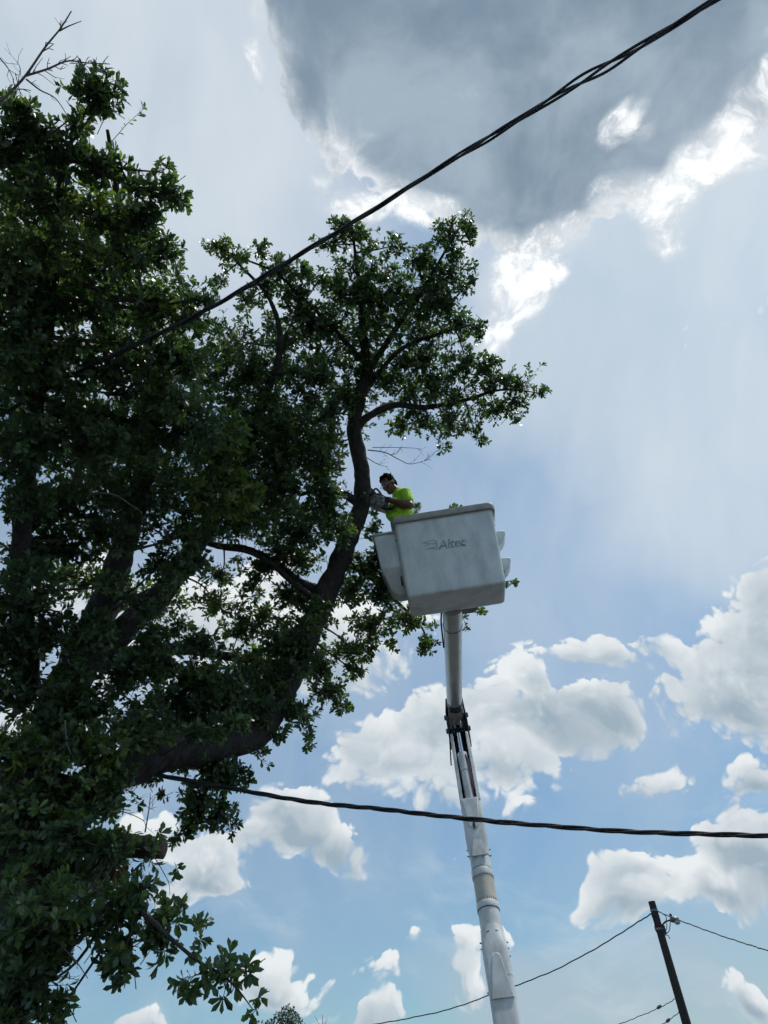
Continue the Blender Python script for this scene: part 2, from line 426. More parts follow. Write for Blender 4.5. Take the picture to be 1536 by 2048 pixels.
# stiffening seams on the floor panel
for x0 in (-.30, .36):
    q = MB(); q.tube([BL(x0, -BDB+.05, -.004), BL(x0+.006, BDB-.06, -.004)], .0035, 6); q.build('floor_seam', M_BASKET, basket)
# hanging tool pod on the left wall
def prism(profile, y0, y1):                           # x-z outline swept along basket y
    m = MB(); n = len(profile)
    m.add([BL(x, y0, z) for x, z in profile]+[BL(x, y1, z) for x, z in profile], [tuple(range(n)), tuple(reversed(range(n, 2*n)))]+[(k, k+n, (k+1) % n+n, (k+1) % n) for k in range(n)])
    return m
pod = MB()
def podring(z, x0, y0, y1):
    hx, _ = wall(z); return [BL(x0, y0, z), BL(-hx+.004, y0, z), BL(-hx+.004, y1, z), BL(x0, y1, z)]
pod.loft([podring(.20, -.66, .02, .20), podring(.26, -.74, -.02, .22), podring(.47, -.825, -.19, .24), podring(.93, -.865, -.20, .25)])
po = pod.build('tool_pod', M_BASKET, basket); bevel(po, .018, 3)
lidm = MB(); lidm.loft([podring(.932, -.885, -.22, .27), podring(.955, -.885, -.22, .27)]); bevel(lidm.build('pod_rim', M_BASKET, basket), .008)
cb = MB(); cb.tube([BL(-.612, -.10, .96), BL(-.606, -.12, .6), BL(-.60, -.10, .25)], .010, 6); cb.build('edge_trim', M_RUBBER, basket, True)
# two moulded steps on the right wall
for zc in (.735, .355):
    st = MB()
    def sr(z, x1, hy, hx=None):
        w, _ = wall(z); return [BL(w-.004, -hy+.05, z), BL(x1, -hy*.82+.05, z), BL(x1, hy*.82+.05, z), BL(w-.004, hy+.05, z)]
    w0, _ = wall(zc)
    st.loft([sr(zc-.13, w0+.006, .10), sr(zc-.05, w0+.085, .125), sr(zc+.02, w0+.125, .135), sr(zc+.075, w0+.130, .135), sr(zc+.082, w0+.110, .12), sr(zc+.03, w0+.105, .118), sr(zc-.04, w0+.055, .10)])
    so_ = st.build('step', M_BASKET, basket); bevel(so_, .014, 3)
for sx in (-1, 1):
    for k, z in enumerate((.18, .82)):
        q = MB(); q.tube([BL(sx*(wall(z)[0]-.002), -.2, z), BL(sx*(wall(z)[0]+.012), -.2, z)], .011, 8); q.build('bolt', M_GREY, basket)

# lettering, faded, on the front wall
def on_front(x, z, lift_=.0025):
    hy = wall(z)[1]; return BL(x, -hy-lift_, z)
def text_on_front(txt, px0, py0, height, name):
    cu = bpy.data.curves.new('t', 'FONT'); cu.body = txt; cu.size = 1.0; cu.shear = .22; cu.offset = .018; cu.space_character = .96; cu.resolution_u = 4
    to = bpy.data.objects.new('t', cu); COL.objects.link(to)
    dg = bpy.context.evaluated_depsgraph_get(); dg.update()
    me = bpy.data.meshes.new_from_object(to.evaluated_get(dg)); bpy.data.objects.remove(to)
    a = BPX(px0, py0, -.31)
    vs = [on_front(a.x+v.co.x*height/.7*.97, a.z+v.co.y*height/.7) for v in me.vertices]
    m = MB(); m.add(vs, [tuple(p.vertices) for p in me.polygons]); bpy.data.meshes.remove(me)
    o = m.build(name, M_LETTER, basket); o['label'] = 'worn grey lettering reading Altec'
    md = o.modifiers.new('solid', 'SOLIDIFY'); md.thickness = .002; md.offset = 0
    return o
text_on_front('Altec', 877, 1098, .115, 'lettering')
lg = MB()
for (p0, p1) in (((846, 1085), (868, 1079)), ((868, 1079), (872, 1085)), ((848, 1092), (862, 1086)), ((862, 1086), (873, 1087)), ((850, 1099), (874, 1092)), ((846, 1085), (858, 1087)), ((858, 1094), (874, 1098)), ((873, 1080), (874, 1098))):
    a, c = BPX(*p0, -.31), BPX(*p1, -.31)
    d = Vector((c.x-a.x, 0, c.z-a.z)).normalized(); n_ = Vector((-d.z, 0, d.x))*.0055
    lg.add([on_front(a.x-n_.x, a.z-n_.z), on_front(c.x-n_.x, c.z-n_.z), on_front(c.x+n_.x, c.z+n_.z), on_front(a.x+n_.x, a.z+n_.z)], [(0, 1, 2, 3)])
lo_ = lg.build('faded_emblem', M_FADED, basket)

# upper boom (round fibreglass tube)
U0, U1 = at(909, 1408, 12.3), at(905, 1238, 9.05)
ua = (U1-U0).normalized(); U2 = U0+ua*((U1-U0).length+.35)
ub = MB(); ub.tube([U0+(U2-U0)*k/10 for k in range(11)], [.124-.004*k/10 for k in range(11)], 32)
upper = ub.build('upper_boom', M_TUBE, lift, True); upper['label'] = 'pale glossy round upper boom tube'
def ring_on(p, a, r0, w, m, name, parent):
    q = MB(); q.tube([p-a*w/2, p+a*w/2], r0, 32); return q.build(name, m, parent, True)
for yy, rr0 in ((1249, .1245), (1407, .129)):
    t = min(np.linspace(0, 1, 400), key=lambda t: abs(topix(U0+(U2-U0)*t)[1]-yy))
    ring_on(U0+(U2-U0)*t, ua, rr0, .02, M_GREY, 'clamp_ring', upper)
sd = ua.cross(Vector((0, 0, 1))).normalized()          # sideways, image right or left
if sd.dot(CR) > 0: sd = -sd
hz = MB(); hz.tube(smooth_path([U2+sd*.125, U1+sd*.142, U0+ua*3.0+sd*.137, U0+ua*2.55+sd*.128], 6), .011, 8); hz.build('hose', M_RUBBER, upper, True)
mb_ = MB(); c0 = BL(.09, .33, .22); mb_.box(c0, (.16, .05, .20), BM.to_3x3()); mb_.box(BL(.09, .45, .22), (.14, .12, .13), BM.to_3x3()); bevel(mb_.build('basket_mount', M_GREY, lift), .012)

# lower boom
L0, L1 = at(1015, 2048, 9.9), at(916, 1455, 12.35)
la = (L1-L0).normalized(); ls = la.cross((CAM-(L0+L1)/2)).normalized()
if ls.dot(CR) < 0: ls = -ls
ln = ls.cross(la).normalized()
if ln.dot(CAM-L1) < 0: ln = -ln
LL = (L1-L0).length
def lpos(yy):                                         # metres along the boom for a photo row
    t = min(np.linspace(-.6, 1.05, 1600), key=lambda t: abs(topix(L0+(L1-L0)*t)[1]-yy)); return t*LL
def LP(t, u, v): return L0+la*t+ls*u+ln*v
def sect(t, w, h, e=2.0, n=28, cu=0.0):
    out = []
    for k in range(n):
        a = 2*math.pi*(k+.5)/n; c, s_ = math.cos(a), math.sin(a)
        out.append(LP(t, cu+w*math.copysign(abs(c)**(2/e), c), h*math.copysign(abs(s_)**(2/e), s_)))
    return out
T = {k: lpos(k) for k in (2048, 1912, 1900, 1885, 1820, 1812, 1757, 1750, 1700, 1690, 1672, 1640, 1612, 1480, 1462, 1420)}
base_t = -(L0.z-1.15)/la.z
lower = MB(); lower.loft([sect(base_t, .160, .172, 7), sect(T[1912], .152, .162, 7), sect(T[1900]+.02, .150, .160, 7)]); lb = lower.build('lower_boom', M_STEEL, lift, True); lb['label'] = 'square grey steel lower boom section'
cpl = MB(); cpl.loft([sect(T[1912]-.30, .155, .166, 7), sect(T[1912]-.02, .158, .169, 6), sect(T[1900], .157, .167, 5), sect(T[1885], .150, .158, 3), sect(T[1885]+.15, .140, .147, 2.2)]); coup = cpl.build('boom_coupling', M_STEEL, lift, True)
tb = MB(); tb.loft([sect(T[1885]-.05, .138, .138), sect(T[1812]+.02, .136, .136)]); tb.build('boom_tube', M_STEEL, lift, True)
for q0, q1, nm in ((T[1820]-.01, T[1812], 'band'), (T[1757], T[1750]+.03, 'band')):
    m_ = MB(); m_.loft([sect(q0-.012, .142, .142), sect(q0, .145, .145), sect(q1, .145, .145), sect(q1+.012, .142, .142)]); bo = m_.build(nm, M_STEEL, lift, True)
    for kk in range(14):                              # short printed dashes round the insulator
        an = R_(-78+156*kk/13); d = MB(); tt = (q0 if q0 > T[1800 if 0 else 1812] else q1+.02)
        t0 = (q1+.016) if q0 < T[1812] else (q0-.052)
        c0 = [LP(t0, .1385*math.sin(an+e_), .1385*math.cos(an+e_)) for e_ in (-.02, .02)]; c1 = [LP(t0+.034, .1385*math.sin(an+e_), .1385*math.cos(an+e_)) for e_ in (-.02, .02)]
        d.add([c0[0], c0[1], c1[1], c1[0]], [(0, 1, 2, 3)]); d.build('band_mark', M_DARK, bo)
    ring_on(L0+la*(q1+.014 if q0 > T[1790 if 0 else 1812] else q0-.014), la, .1435, .008, M_DARK, 'seal', bo)
ins = MB(); ins.loft([sect(T[1812]-.02, .1365, .1365), sect(T[1757]+.02, .1365, .1365)]); io = ins.build('insulator', M_BEIGE, lift, True); io['label'] = 'beige fibreglass insulator section'
tb2 = MB(); tb2.loft([sect(T[1757]+.01, .136, .136), sect(T[1690]+.05, .136, .136)]); tb2.build('boom_tube', M_STEEL, lift, True)
cp2 = MB(); cp2.loft([sect(T[1700]-.13, .139, .141, 2.2), sect(T[1700], .146, .15, 3), sect(T[1690], .152, .16, 4), sect(T[1672], .152, .16, 6), sect(T[1640], .150, .158, 7), sect(T[1612]+.02, .150, .158, 7)]); cp2.build('boom_coupling', M_STEEL, lift, True)
# welded cover plates with curved ends, and the port in the upper one
def plate(t0, t1, w0, w1, hz_, name, m, parent, tip=1):
    q = MB(); n = 14; out = []
    for k in range(n+1):
        a = math.pi*k/n; out.append((t1+tip*math.sin(a)*w1*1.25, w1*math.cos(a)))
    pts = [(t0, -w0)]+[(t0, w0)]+[(t, u) for t, u in out]
    top = [LP(t, u, hz_+.012) for t, u in pts]; bot = [LP(t, u*1.06, hz_-.02) for t, u in pts]; n2 = len(pts)
    q.add(top+bot, [tuple(range(n2)), tuple(reversed(range(n2, 2*n2)))]+[(k, (k+1) % n2, (k+1) % n2+n2, k+n2) for k in range(n2)])
    o = q.build(name, m, parent); bevel(o, .006, 2); return o
pl1 = plate(T[1612]-.0, T[1672]+.10, .115, .070, .158, 'cover_plate', M_STEEL, lift, -1)
hole = MB(); hole.loft([[LP(lpos(1666)+.035*math.sin(a)*1.6, .022*math.cos(a)-.004, .1705+dv) for a in np.linspace(0, 2*math.pi, 17)[:-1]] for dv in (0, .0015)]); hole.build('port', M_RUBBER, pl1)
plate(T[1750]+.18, T[1700]+.02, .100, .062, .145, 'cover_plate', M_STEEL, lift, 1)
plate(T[1820]-.35, T[1885]+.06, .070, .045, .140, 'cover_plate', M_STEEL, lift, -1)
plate(T[1912]-.55, T[1912]-.12, .125, .055, .168, 'cover_plate', M_STEEL, lift, 1)
for sgn in (-1, 1):
    for yy in ((1700, 1712, 1885, 1897, 1985) if sgn < 0 else (1704, 1716, 1890, 1902, 1918)):
        tt = lpos(yy); q = MB(); w_ = .150 if yy < 1800 else .160
        q.tube([LP(tt, sgn*(w_-.012), .02), LP(tt, sgn*(w_+.012), .02)], .009, 6); q.build('bolt', M_GREY, lift)
# slotted head of the lower boom with the lift cylinder inside
for sgn in (-1, 1):
    q = MB(); q.loft([[LP(t, sgn*u0, .158), LP(t, sgn*u1, .150), LP(t, sgn*u1, -.158), LP(t, sgn*u0, -.158)] for t, u0, u1 in ((T[1612]-.02, .100, .150), (T[1480]-.3, .098, .150), (T[1480]-.08, .098, .146), (T[1480]+.02, .100, .140))])
    sp = q.build('side_plate', M_STEEL, lift); bevel(sp, .008)
bk = MB(); bk.box(LP((T[1612]+T[1462])/2, 0, -.13), ((.099), .02, (T[1462]-T[1612])/2), Matrix((ls, ln, la)).transposed()); bk.build('back_plate', M_DARK, lift)
cyl = MB(); c_lo, c_hi = LP(T[1612]-.02, .012, .075), LP(lpos(1518), -.004, .105); cyl.tube([c_lo, c_lo+(c_hi-c_lo)*.62], .074, 20); cyl.tube([c_lo+(c_hi-c_lo)*.625, c_hi], .079, 20)
hyd = cyl.build('hydraulic_cylinder', M_STEEL, lift, True)
rod = MB(); rtop = LP(T[1480]+.03, -.008, .10); rod.tube([c_hi, rtop], .038, 16); rod.build('rod', M_CHROME, hyd, True)
for k, (m, uo) in enumerate(((M_RED, .070), (M_RUBBER, .082))):
    h_ = MB(); h_.tube(smooth_path([LP(T[1612]+.02, .035+uo*.4, .13), LP(lpos(1580), uo, .15), LP(lpos(1540), uo-.006, .165), LP(lpos(1524), .045, .17)], 6), .009, 8); h_.build('hose', m, hyd, True)
# elbow
eb = MB()
for sgn in (-1, 1):
    q = MB(); e0, e1 = LP(T[1480]-.06, sgn*.158, .0), U0+ua*.10+ls*sgn*.128
    prof = []
    for p, hh in ((e0, .13), (LP(T[1462]+.06, sgn*.160, .0), .17), (LP(T[1420], sgn*.152, .02), .17), (e1, .11)):
        prof.append([p+ls*.012-ln*hh, p+ls*.012+ln*hh, p-ls*.012+ln*hh, p-ls*.012-ln*hh])
    q.loft(prof); ep = q.build('elbow_plate', M_DARK, lift); bevel(ep, .006)
    for tt in (lpos(1433), lpos(1462)):
        pn = MB(); pn.tube([LP(tt, sgn*.15, .03), LP(tt, sgn*.20, .03)], .042, 14); bevel(pn.build('pivot_pin', M_GREY, lift, True), .006)
eb.box(LP(T[1420]-.10, 0, -.02), (.146, .12, .24), Matrix((ls, ln, la)).transposed()); eb.box(LP(T[1462]+.06, 0, -.02), (.138, .11, .17), Matrix((ls, ln, la)).transposed())
bevel(eb.build('elbow_block', M_DARK, lift), .015)
sk = MB(); sk.tube([U0-ua*.10, U0+ua*.20], .131, 28); sk.build('boom_socket', M_GREY, lift, True)
cv = MB()
for sgn in (-1, 1): cv.box(LP(T[1462]+.0, sgn*.048, .12), (.020, .055, .09), Matrix((ls, ln, la)).transposed())
bevel(cv.build('clevis', M_GREY, lift), .02, 3)
pin = MB(); pin.tube([LP(T[1462]+.02, -.085, .12), LP(T[1462]+.02, .085, .12)], .024, 14); pin.build('clevis_pin', M_GREY, lift, True)
chn = MB()
for k in range(9): chn.box(LP(T[1480]-.02-k*.055, -.165-.004*k, .02+.01*(k % 2)), (.010, .018, .020), Matrix((ls, ln, la)).transposed())
bevel(chn.build('leveling_chain', M_DARK, lift), .004)
# turret and outrigger foot below the picture
foot = LP(base_t, 0, 0); tr = MB(); tr.loft([[Vector((foot.x+r*math.cos(a), foot.y+r*math.sin(a), z)) for a in np.linspace(0, 2*math.pi, 25)[:-1]] for r, z in ((.75, 0), (.75, .12), (.42, .16), (.36, .85), (.42, .95), (.42, 1.05))])
tr.build('turret', M_STEEL, lift, True)
for sgn in (-1, 1):
    fk = MB(); fk.box(LP(base_t+.02, sgn*.215, 0), (.02, .22, .28), Matrix((ls, ln, la)).transposed()); fk.build('turret_fork', M_STEEL, lift)
lift.location = (foot.x, foot.y, 0)
for o in bpy.data.objects:
    if o.parent is lift: o.matrix_parent_inverse = lift.matrix_basis.inverted()

# ------------------------------------------------------------------ oak tree
def bark_mat(nt, b):
    setp(b, Roughness=.9)
    v = n_map(nt, (1, 1, .35)); s = n_noise(nt, 16, 8, .7, v, .6)
    nt.links.new(n_ramp(nt, s, [(.3, (.016, .015, .013)), (.5, (.042, .038, .033)), (.72, (.085, .08, .07))]), b.inputs['Base Color'])
    n_bump(nt, b, s, .9, .03)
M_BARK = mat('oak_bark', bark_mat)
M_TWIG = simple('twig_bark', (.07, .062, .052), .85, 0, .3, 40)
M_GREYTWIG = simple('bare_grey_twig', (.17, .16, .165), .85, 0, .2, 40)
M_CUT = simple('sawn_wood', (.075, .048, .038), .95, 0, .5, 26, .5)
M_DEADLEAF = simple('dead_leaf', (.16, .07, .035), .8, 0, .3, 30)
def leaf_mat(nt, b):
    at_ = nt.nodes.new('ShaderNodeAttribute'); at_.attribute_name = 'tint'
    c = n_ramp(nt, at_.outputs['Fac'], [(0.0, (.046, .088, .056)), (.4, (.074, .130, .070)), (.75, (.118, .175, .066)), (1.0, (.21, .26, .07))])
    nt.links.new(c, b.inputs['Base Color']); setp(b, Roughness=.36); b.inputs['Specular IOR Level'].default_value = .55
    tr = nt.nodes.new('ShaderNodeBsdfTranslucent')
    mx = nt.nodes.new('ShaderNodeMix'); mx.data_type = 'RGBA'; mx.blend_type = 'MULTIPLY'; mx.inputs[0].default_value = 1
    nt.links.new(c, mx.inputs[6]); mx.inputs[7].default_value = (1.5, 1.7, .7, 1); nt.links.new(mx.outputs[2], tr.inputs[0])
    ms = nt.nodes.new('ShaderNodeMixShader'); ms.inputs[0].default_value = .42
    nt.links.new(b.outputs[0], ms.inputs[1]); nt.links.new(tr.outputs[0], ms.inputs[2])
    nt.links.new(ms.outputs[0], nt.nodes['Material Output'].inputs[0])
M_LEAF = mat('oak_leaf', leaf_mat)

LIMBS = { # photo pixel, distance, radius
 'main':  [(120,1640,7.0,.21),(190,1575,7.15,.20),(262,1528,7.3,.19),(340,1500,7.45,.175),(430,1490,7.7,.165),(505,1468,7.9,.16),(552,1410,8.1,.155),(582,1345,8.25,.145),(620,1260,8.5,.135),(655,1180,8.7,.13),(690,1095,8.85,.12),(722,1010,9.0,.105),(722,930,9.1,.097),(708,860,9.2,.095),(718,800,9.25,.088),(735,745,9.3,.07),(728,680,9.35,.055),(722,600,9.4,.038),(712,520,9.45,.022),(705,460,9.45,.01)],
 'leader':[(20,1640,6.9,.26),(70,1530,7.3,.22),(120,1410,7.7,.20),(165,1310,7.9,.18),(205,1220,8.1,.16),(235,1130,8.3,.14),(275,1000,8.5,.12),(300,860,8.6,.10),(300,720,8.5,.08),(270,560,8.2,.06),(240,420,7.9,.035),(215,260,7.6,.015)],
 'inner': [(190,1330,8.0,.14),(262,1245,8.2,.13),(330,1180,8.4,.12),(400,1080,8.6,.10),(470,960,8.8,.08),(520,820,9.0,.06),(560,700,9.1,.04),(540,600,9.2,.025),(470,520,9.2,.012)],
 'cross': [(655,1185,8.7,.07),(600,1165,8.75,.055),(545,1125,8.8,.05),(490,1098,8.85,.045),(430,1090,8.9,.04),(360,1060,8.9,.025)],
 'cross2':[(625,1195,8.55,.04),(585,1165,8.5,.034),(545,1130,8.5,.03),(500,1105,8.5,.025),(450,1098,8.5,.016)],
 'back':  [(240,1310,8.3,.07),(360,1298,8.6,.065),(470,1315,8.9,.05),(560,1325,9.2,.03)],
 'low':   [(130,1760,6.3,.04),(220,1790,5.8,.028),(290,1830,5.5,.018),(345,1880,5.3,.013),(400,1925,5.2,.010),(445,1950,5.15,.007),(480,1985,5.1,.005),(505,2018,5.1,.003)],
 'rightlow':[(680,1120,8.85,.05),(735,1150,9.0,.035),(790,1200,9.15,.025),(840,1250,9.25,.014),(858,1290,9.3,.006)],
 'under': [(470,1480,7.8,.04),(468,1530,7.75,.03),(450,1580,7.7,.02),(440,1630,7.7,.01)],
 'arm_r': [(712,858,9.2,.055),(738,832,9.25,.05),(790,810,9.3,.045),(850,815,9.35,.035),(930,800,9.4,.025),(1000,780,9.45,.015),(1075,785,9.5,.006)],
 'arm_u': [(735,745,9.3,.045),(790,660,9.35,.035),(840,590,9.4,.028),(880,520,9.45,.018),(920,455,9.5,.008)],
 'arm_m': [(738,770,9.3,.035),(800,700,9.25,.028),(870,670,9.2,.02),(940,650,9.2,.012)],
 'arm_l': [(722,720,9.3,.04),(670,660,9.3,.03),(610,600,9.3,.022),(550,545,9.3,.016),(480,515,9.3,.010),(415,485,9.3,.005)],
 'sawn':  [(722,1015,9.0,.055),(700,995,8.95,.052),(672,982,8.9,.045),(640,980,8.9,.03),(600,990,8.9,.02)],
 'up_l':  [(60,1380,7.4,.10),(40,1150,7.2,.085),(60,900,7.0,.07),(90,700,6.9,.055),(110,520,6.8,.04),(120,380,6.7,.025),(140,290,6.7,.014)],
}
def limb_pts(spec, per=6):
    P = smooth_path([tuple(at(x, y, d)) for x, y, d, r in spec], per); rr = np.interp(np.linspace(0, len(spec)-1, len(P)), range(len(spec)), [r for *_, r in spec])
    return P, rr
TB = at(60, 1600, 7.0); TB = Vector((TB.x-.05, TB.y, 0))
oak = thing('oak_tree', 'big leafy oak with dark crown and thick sawn limbs filling the left side', 'tree', TB)
tk = MB(); t_top = [Vector(at(120, 1640, 7.0)), Vector(at(20, 1640, 6.9))]
mid = (t_top[0]+t_top[1])/2
P = smooth_path([(TB.x, TB.y, -.05), (TB.x, TB.y, .25), (TB.x+.02, TB.y, 1.2), (TB.x-.02, TB.y, 2.3), tuple(mid-Vector((0, 0, .35))), tuple(mid+Vector((0, 0, .30)))], 7)
tk.tube(P, np.interp(np.linspace(0, 1, len(P)), [0, .15, .4, .8, 1], [.58, .46, .38, .36, .27]), 22, wob=.10); tk.build('trunk', M_BARK, oak, True)
LP_ALL = []; LR_ALL = []
for k, spec in LIMBS.items():
    P, rr = limb_pts(spec, 14 if spec[0][3] > .06 else 7); m = MB(); m.tube(P, list(rr), 22 if rr[0] > .06 else 8, wob=.17); o = m.build('limb', M_GREYTWIG if k == 'grey' else M_BARK, oak, True)
    for p, r in zip(P, rr): LP_ALL.append(p); LR_ALL.append(r)
# stub of a limb that was cut off earlier
P, rr = limb_pts([(120,1690,6.6,.10),(190,1682,6.45,.085),(250,1690,6.3,.078),(300,1696,6.2,.074),(326,1697,6.15,.073)], 6)
m = MB(); m.tube(P, list(rr), 22, cap=False, wob=.26); stub = m.build('sawn_stub', M_BARK, oak, True); stub['label'] = 'short sawn-off limb stub with reddish cut end'
e = Vector(P[-1]); dv = (Vector(P[-1])-Vector(P[-3])).normalized(); cf = MB(); cf.tube([e-dv*.012, e+dv*.004, e+dv*.012], [.076, .070, .050], 18, wob=.25); cf.build('cut_face', M_CUT, stub, True)
LP_ALL = np.array(LP_ALL); LR_ALL = np.array(LR_ALL)

# crown: (x, y, rx, ry, distance, how full)
CROWN = []
def C_(d, full, *els):
    for e in els: CROWN.append((*e, d, full))
C_(9.45, .95, (905,475,42,40),(932,448,20,24),(945,470,14,14),(895,545,60,38),(930,565,26,22),(722,470,40,34),(690,452,36,22),(655,492,36,24),(795,490,26,24),(740,550,90,60),(842,580,80,55),(925,640,46,34),(955,660,22,20),(680,590,52,52),(640,560,30,26))
C_(9.35, .95, (760,640,100,60),(850,660,86,50),(840,520,34,34),(700,690,80,50),(800,720,90,50),(760,600,70,60),(720,740,44,40),(780,760,50,34),(840,720,50,30),(870,760,40,26),(870,600,60,40),(650,650,50,40))
C_(9.3, 1.0, (435,492,36,18),(475,515,36,22),(525,492,16,24),(560,535,46,28),(585,585,44,30),(530,570,40,24),(440,560,28,14),(500,600,36,24),(600,545,24,24))
C_(9.3, 1.15, (620,655,56,44),(570,690,42,38),(565,745,32,36),(640,730,60,40),(690,790,60,44),(600,620,40,36),(545,650,26,26))
C_(9.45, .95, (930,720,60,42),(978,722,26,26),(990,755,52,32),(1040,770,34,22),(1078,784,22,13),(1092,786,11,8),(1030,800,30,18),(900,790,90,54),(990,820,44,36),(1030,830,16,20),(820,790,66,44),(905,850,66,36),(955,878,22,20),(885,890,14,16),(850,840,44,28),(800,850,30,26))
C_(9.0, 1.05, (470,680,70,54),(500,750,52,74),(430,750,70,64),(600,840,70,54),(520,850,80,64),(640,880,52,46),(660,820,40,40),(560,940,84,56),(640,950,44,44),(600,1030,70,56),(520,1030,74,56),(660,1040,36,50),(540,800,36,40),(560,900,60,50),(470,900,60,60))
C_(8.9, 1.2, (745,1060,22,22),(738,1140,44,36),(700,1180,44,44),(760,1190,44,34),(815,1238,36,32),(852,1285,20,26),(740,1250,54,36),(700,1300,54,36),(785,1295,16,14),(715,1345,28,20),(655,1380,44,34),(685,1415,24,16),(690,1110,26,40),(770,1160,30,24),(760,1110,30,24),(640,1330,40,40))
C_(8.0, 1.15, (605,1440,28,18),(618,1478,13,20),(560,1470,18,16),(520,1500,16,13),(590,1420,24,18))
C_(9.6, 1.3, (965,1222,10,12),(1026,1167,13,10),(930,1243,9,15),(908,1018,17,9),(838,1020,12,12))
C_(8.8, 1.15, (585,1270,54,46),(500,1320,80,48),(560,1340,50,44),(600,1200,36,30),(480,1260,50,30),(600,1120,40,34),(520,1130,54,30),(560,1100,40,28),(440,1150,40,22),(640,1250,24,30),(510,1180,24,26))
C_(7.9, 1.35, (430,1410,110,60),(500,1410,70,50),(350,1400,70,54),(300,1325,54,44),(400,1350,70,40),(470,1450,70,30),(400,1290,50,24))
C_(7.7, 1.1, (430,1548,56,36),(475,1555,28,26),(400,1605,40,38),(440,1630,34,30),(465,1655,12,12),(360,1665,18,18),(385,1640,22,20),(350,1740,9,10),(290,1555,36,18),(335,1590,9,8),(370,1530,40,16),(350,1690,10,10))
C_(6.7, 1.0, (185,180,52,38),(205,205,32,26),(40,215,40,22),(150,250,30,24),(60,265,56,34),(100,315,84,46),(200,330,50,40),(285,375,40,22),(340,385,34,22),(325,345,20,16),(365,400,16,12),(60,385,74,64),(200,425,80,50),(290,440,54,44),(100,500,104,74),(240,515,80,50),(330,505,34,36),(10,300,40,50))
C_(6.6, .8, (30,700,60,90),(40,900,60,60),(20,560,50,60),(60,1000,50,40),(60,1150,50,40),(200,900,60,60),(330,800,60,50))
C_(6.9, 1.05, (60,600,90,74),(200,610,104,66),(320,610,60,48),(405,600,40,18),(380,640,40,26),(100,720,124,90),(270,720,104,84),(370,720,60,54),(80,860,110,80),(250,850,114,84),(370,850,84,74))
C_(7.4, 1.1, (130,1000,110,70),(290,980,104,74),(420,980,80,70),(200,1070,110,44),(380,1070,90,40),(450,880,60,60),(50,1010,40,50),(320,1130,44,26),(480,990,40,54),(60,1100,60,50),(130,1100,60,24))
C_(8.6, .62, (120,560,140,150),(300,640,140,130),(110,780,160,140),(300,860,170,140),(180,960,200,110),(420,960,120,120),(470,800,80,120),(560,900,100,100),(110,430,120,110),(240,480,80,90))
C_(7.2, 1.2, (60,1200,80,40),(90,1270,90,50),(250,1350,66,64),(50,1380,80,54),(170,1420,84,54),(290,1440,50,44),(300,1270,40,30),(190,1250,40,34),(20,1280,60,60),(330,1330,40,30),(380,1130,40,24))
C_(6.6, 1.0, (110,1510,70,30),(200,1490,70,40),(60,1610,90,60),(150,1610,80,60),(225,1595,30,34),(60,1700,110,70),(150,1740,90,50),(210,1730,50,34),(20,1500,50,50),(260,1460,40,30),(190,1560,40,40))
C_(6.75, 1.0, (205,1535,50,36),(290,1478,50,18),(390,1468,60,18),(150,1480,60,30),(250,1545,22,14),(470,1440,40,20))
C_(6.0, 1.0, (215,1690,40,22),(150,1670,50,40),(262,1668,16,10),(290,1722,20,12),(240,1705,26,14),(312,1672,9,6))
C_(5.6, 1.0, (60,1830,100,70),(170,1825,90,44),(270,1785,44,38),(320,1835,40,22),(365,1815,16,12),(300,1880,30,22),(395,1862,12,18),(240,1900,36,32),(235,1935,24,22),(60,1940,76,54),(90,1890,50,36),(320,1905,14,20),(30,2030,60,24),(120,2022,40,18),(50,1990,44,26),(205,1860,30,22),(400,1895,9,9),(245,1955,14,14))
C_(5.2, 1.2, (460,1935,32,16),(375,1965,28,14),(420,1945,20,10),(490,1940,10,9),(515,2016,11,10),(455,1965,16,9))
C_(8.4, 1.0, (560,980,90,70),(640,900,60,60),(600,1070,60,40),(650,1000,40,50),(560,860,70,60),(470,1040,70,50),(620,760,50,50))
C_(8.2, 1.2, (560,1290,50,44),(520,1370,70,44),(560,1410,40,30),(610,1310,30,40),(450,1370,60,50),(360,1460,60,26),(300,1490,40,22),(640,1220,26,30),(690,1060,22,36))
C_(8.7, .75, (180,1165,80,40),(310,1200,60,44),(430,1205,70,40),(520,1235,50,34),(130,1150,60,30),(250,1190,40,30),(360,1250,50,24),(570,1190,30,40))
C_(7.0, .9, (190,1270,40,40),(150,1350,40,36),(230,1170,36,30),(290,1215,36,26),(100,1450,44,34),(340,1160,34,26),(60,1530,40,30))
C_(8.0, .9, (460,1475,40,16),(530,1440,26,20),(585,1340,22,24),(620,1250,20,26),(560,1390,24,24))
C_(7.5, 1.2, (-120,400,120,200),(-130,800,120,220),(-120,1250,110,200),(-110,1700,110,200))

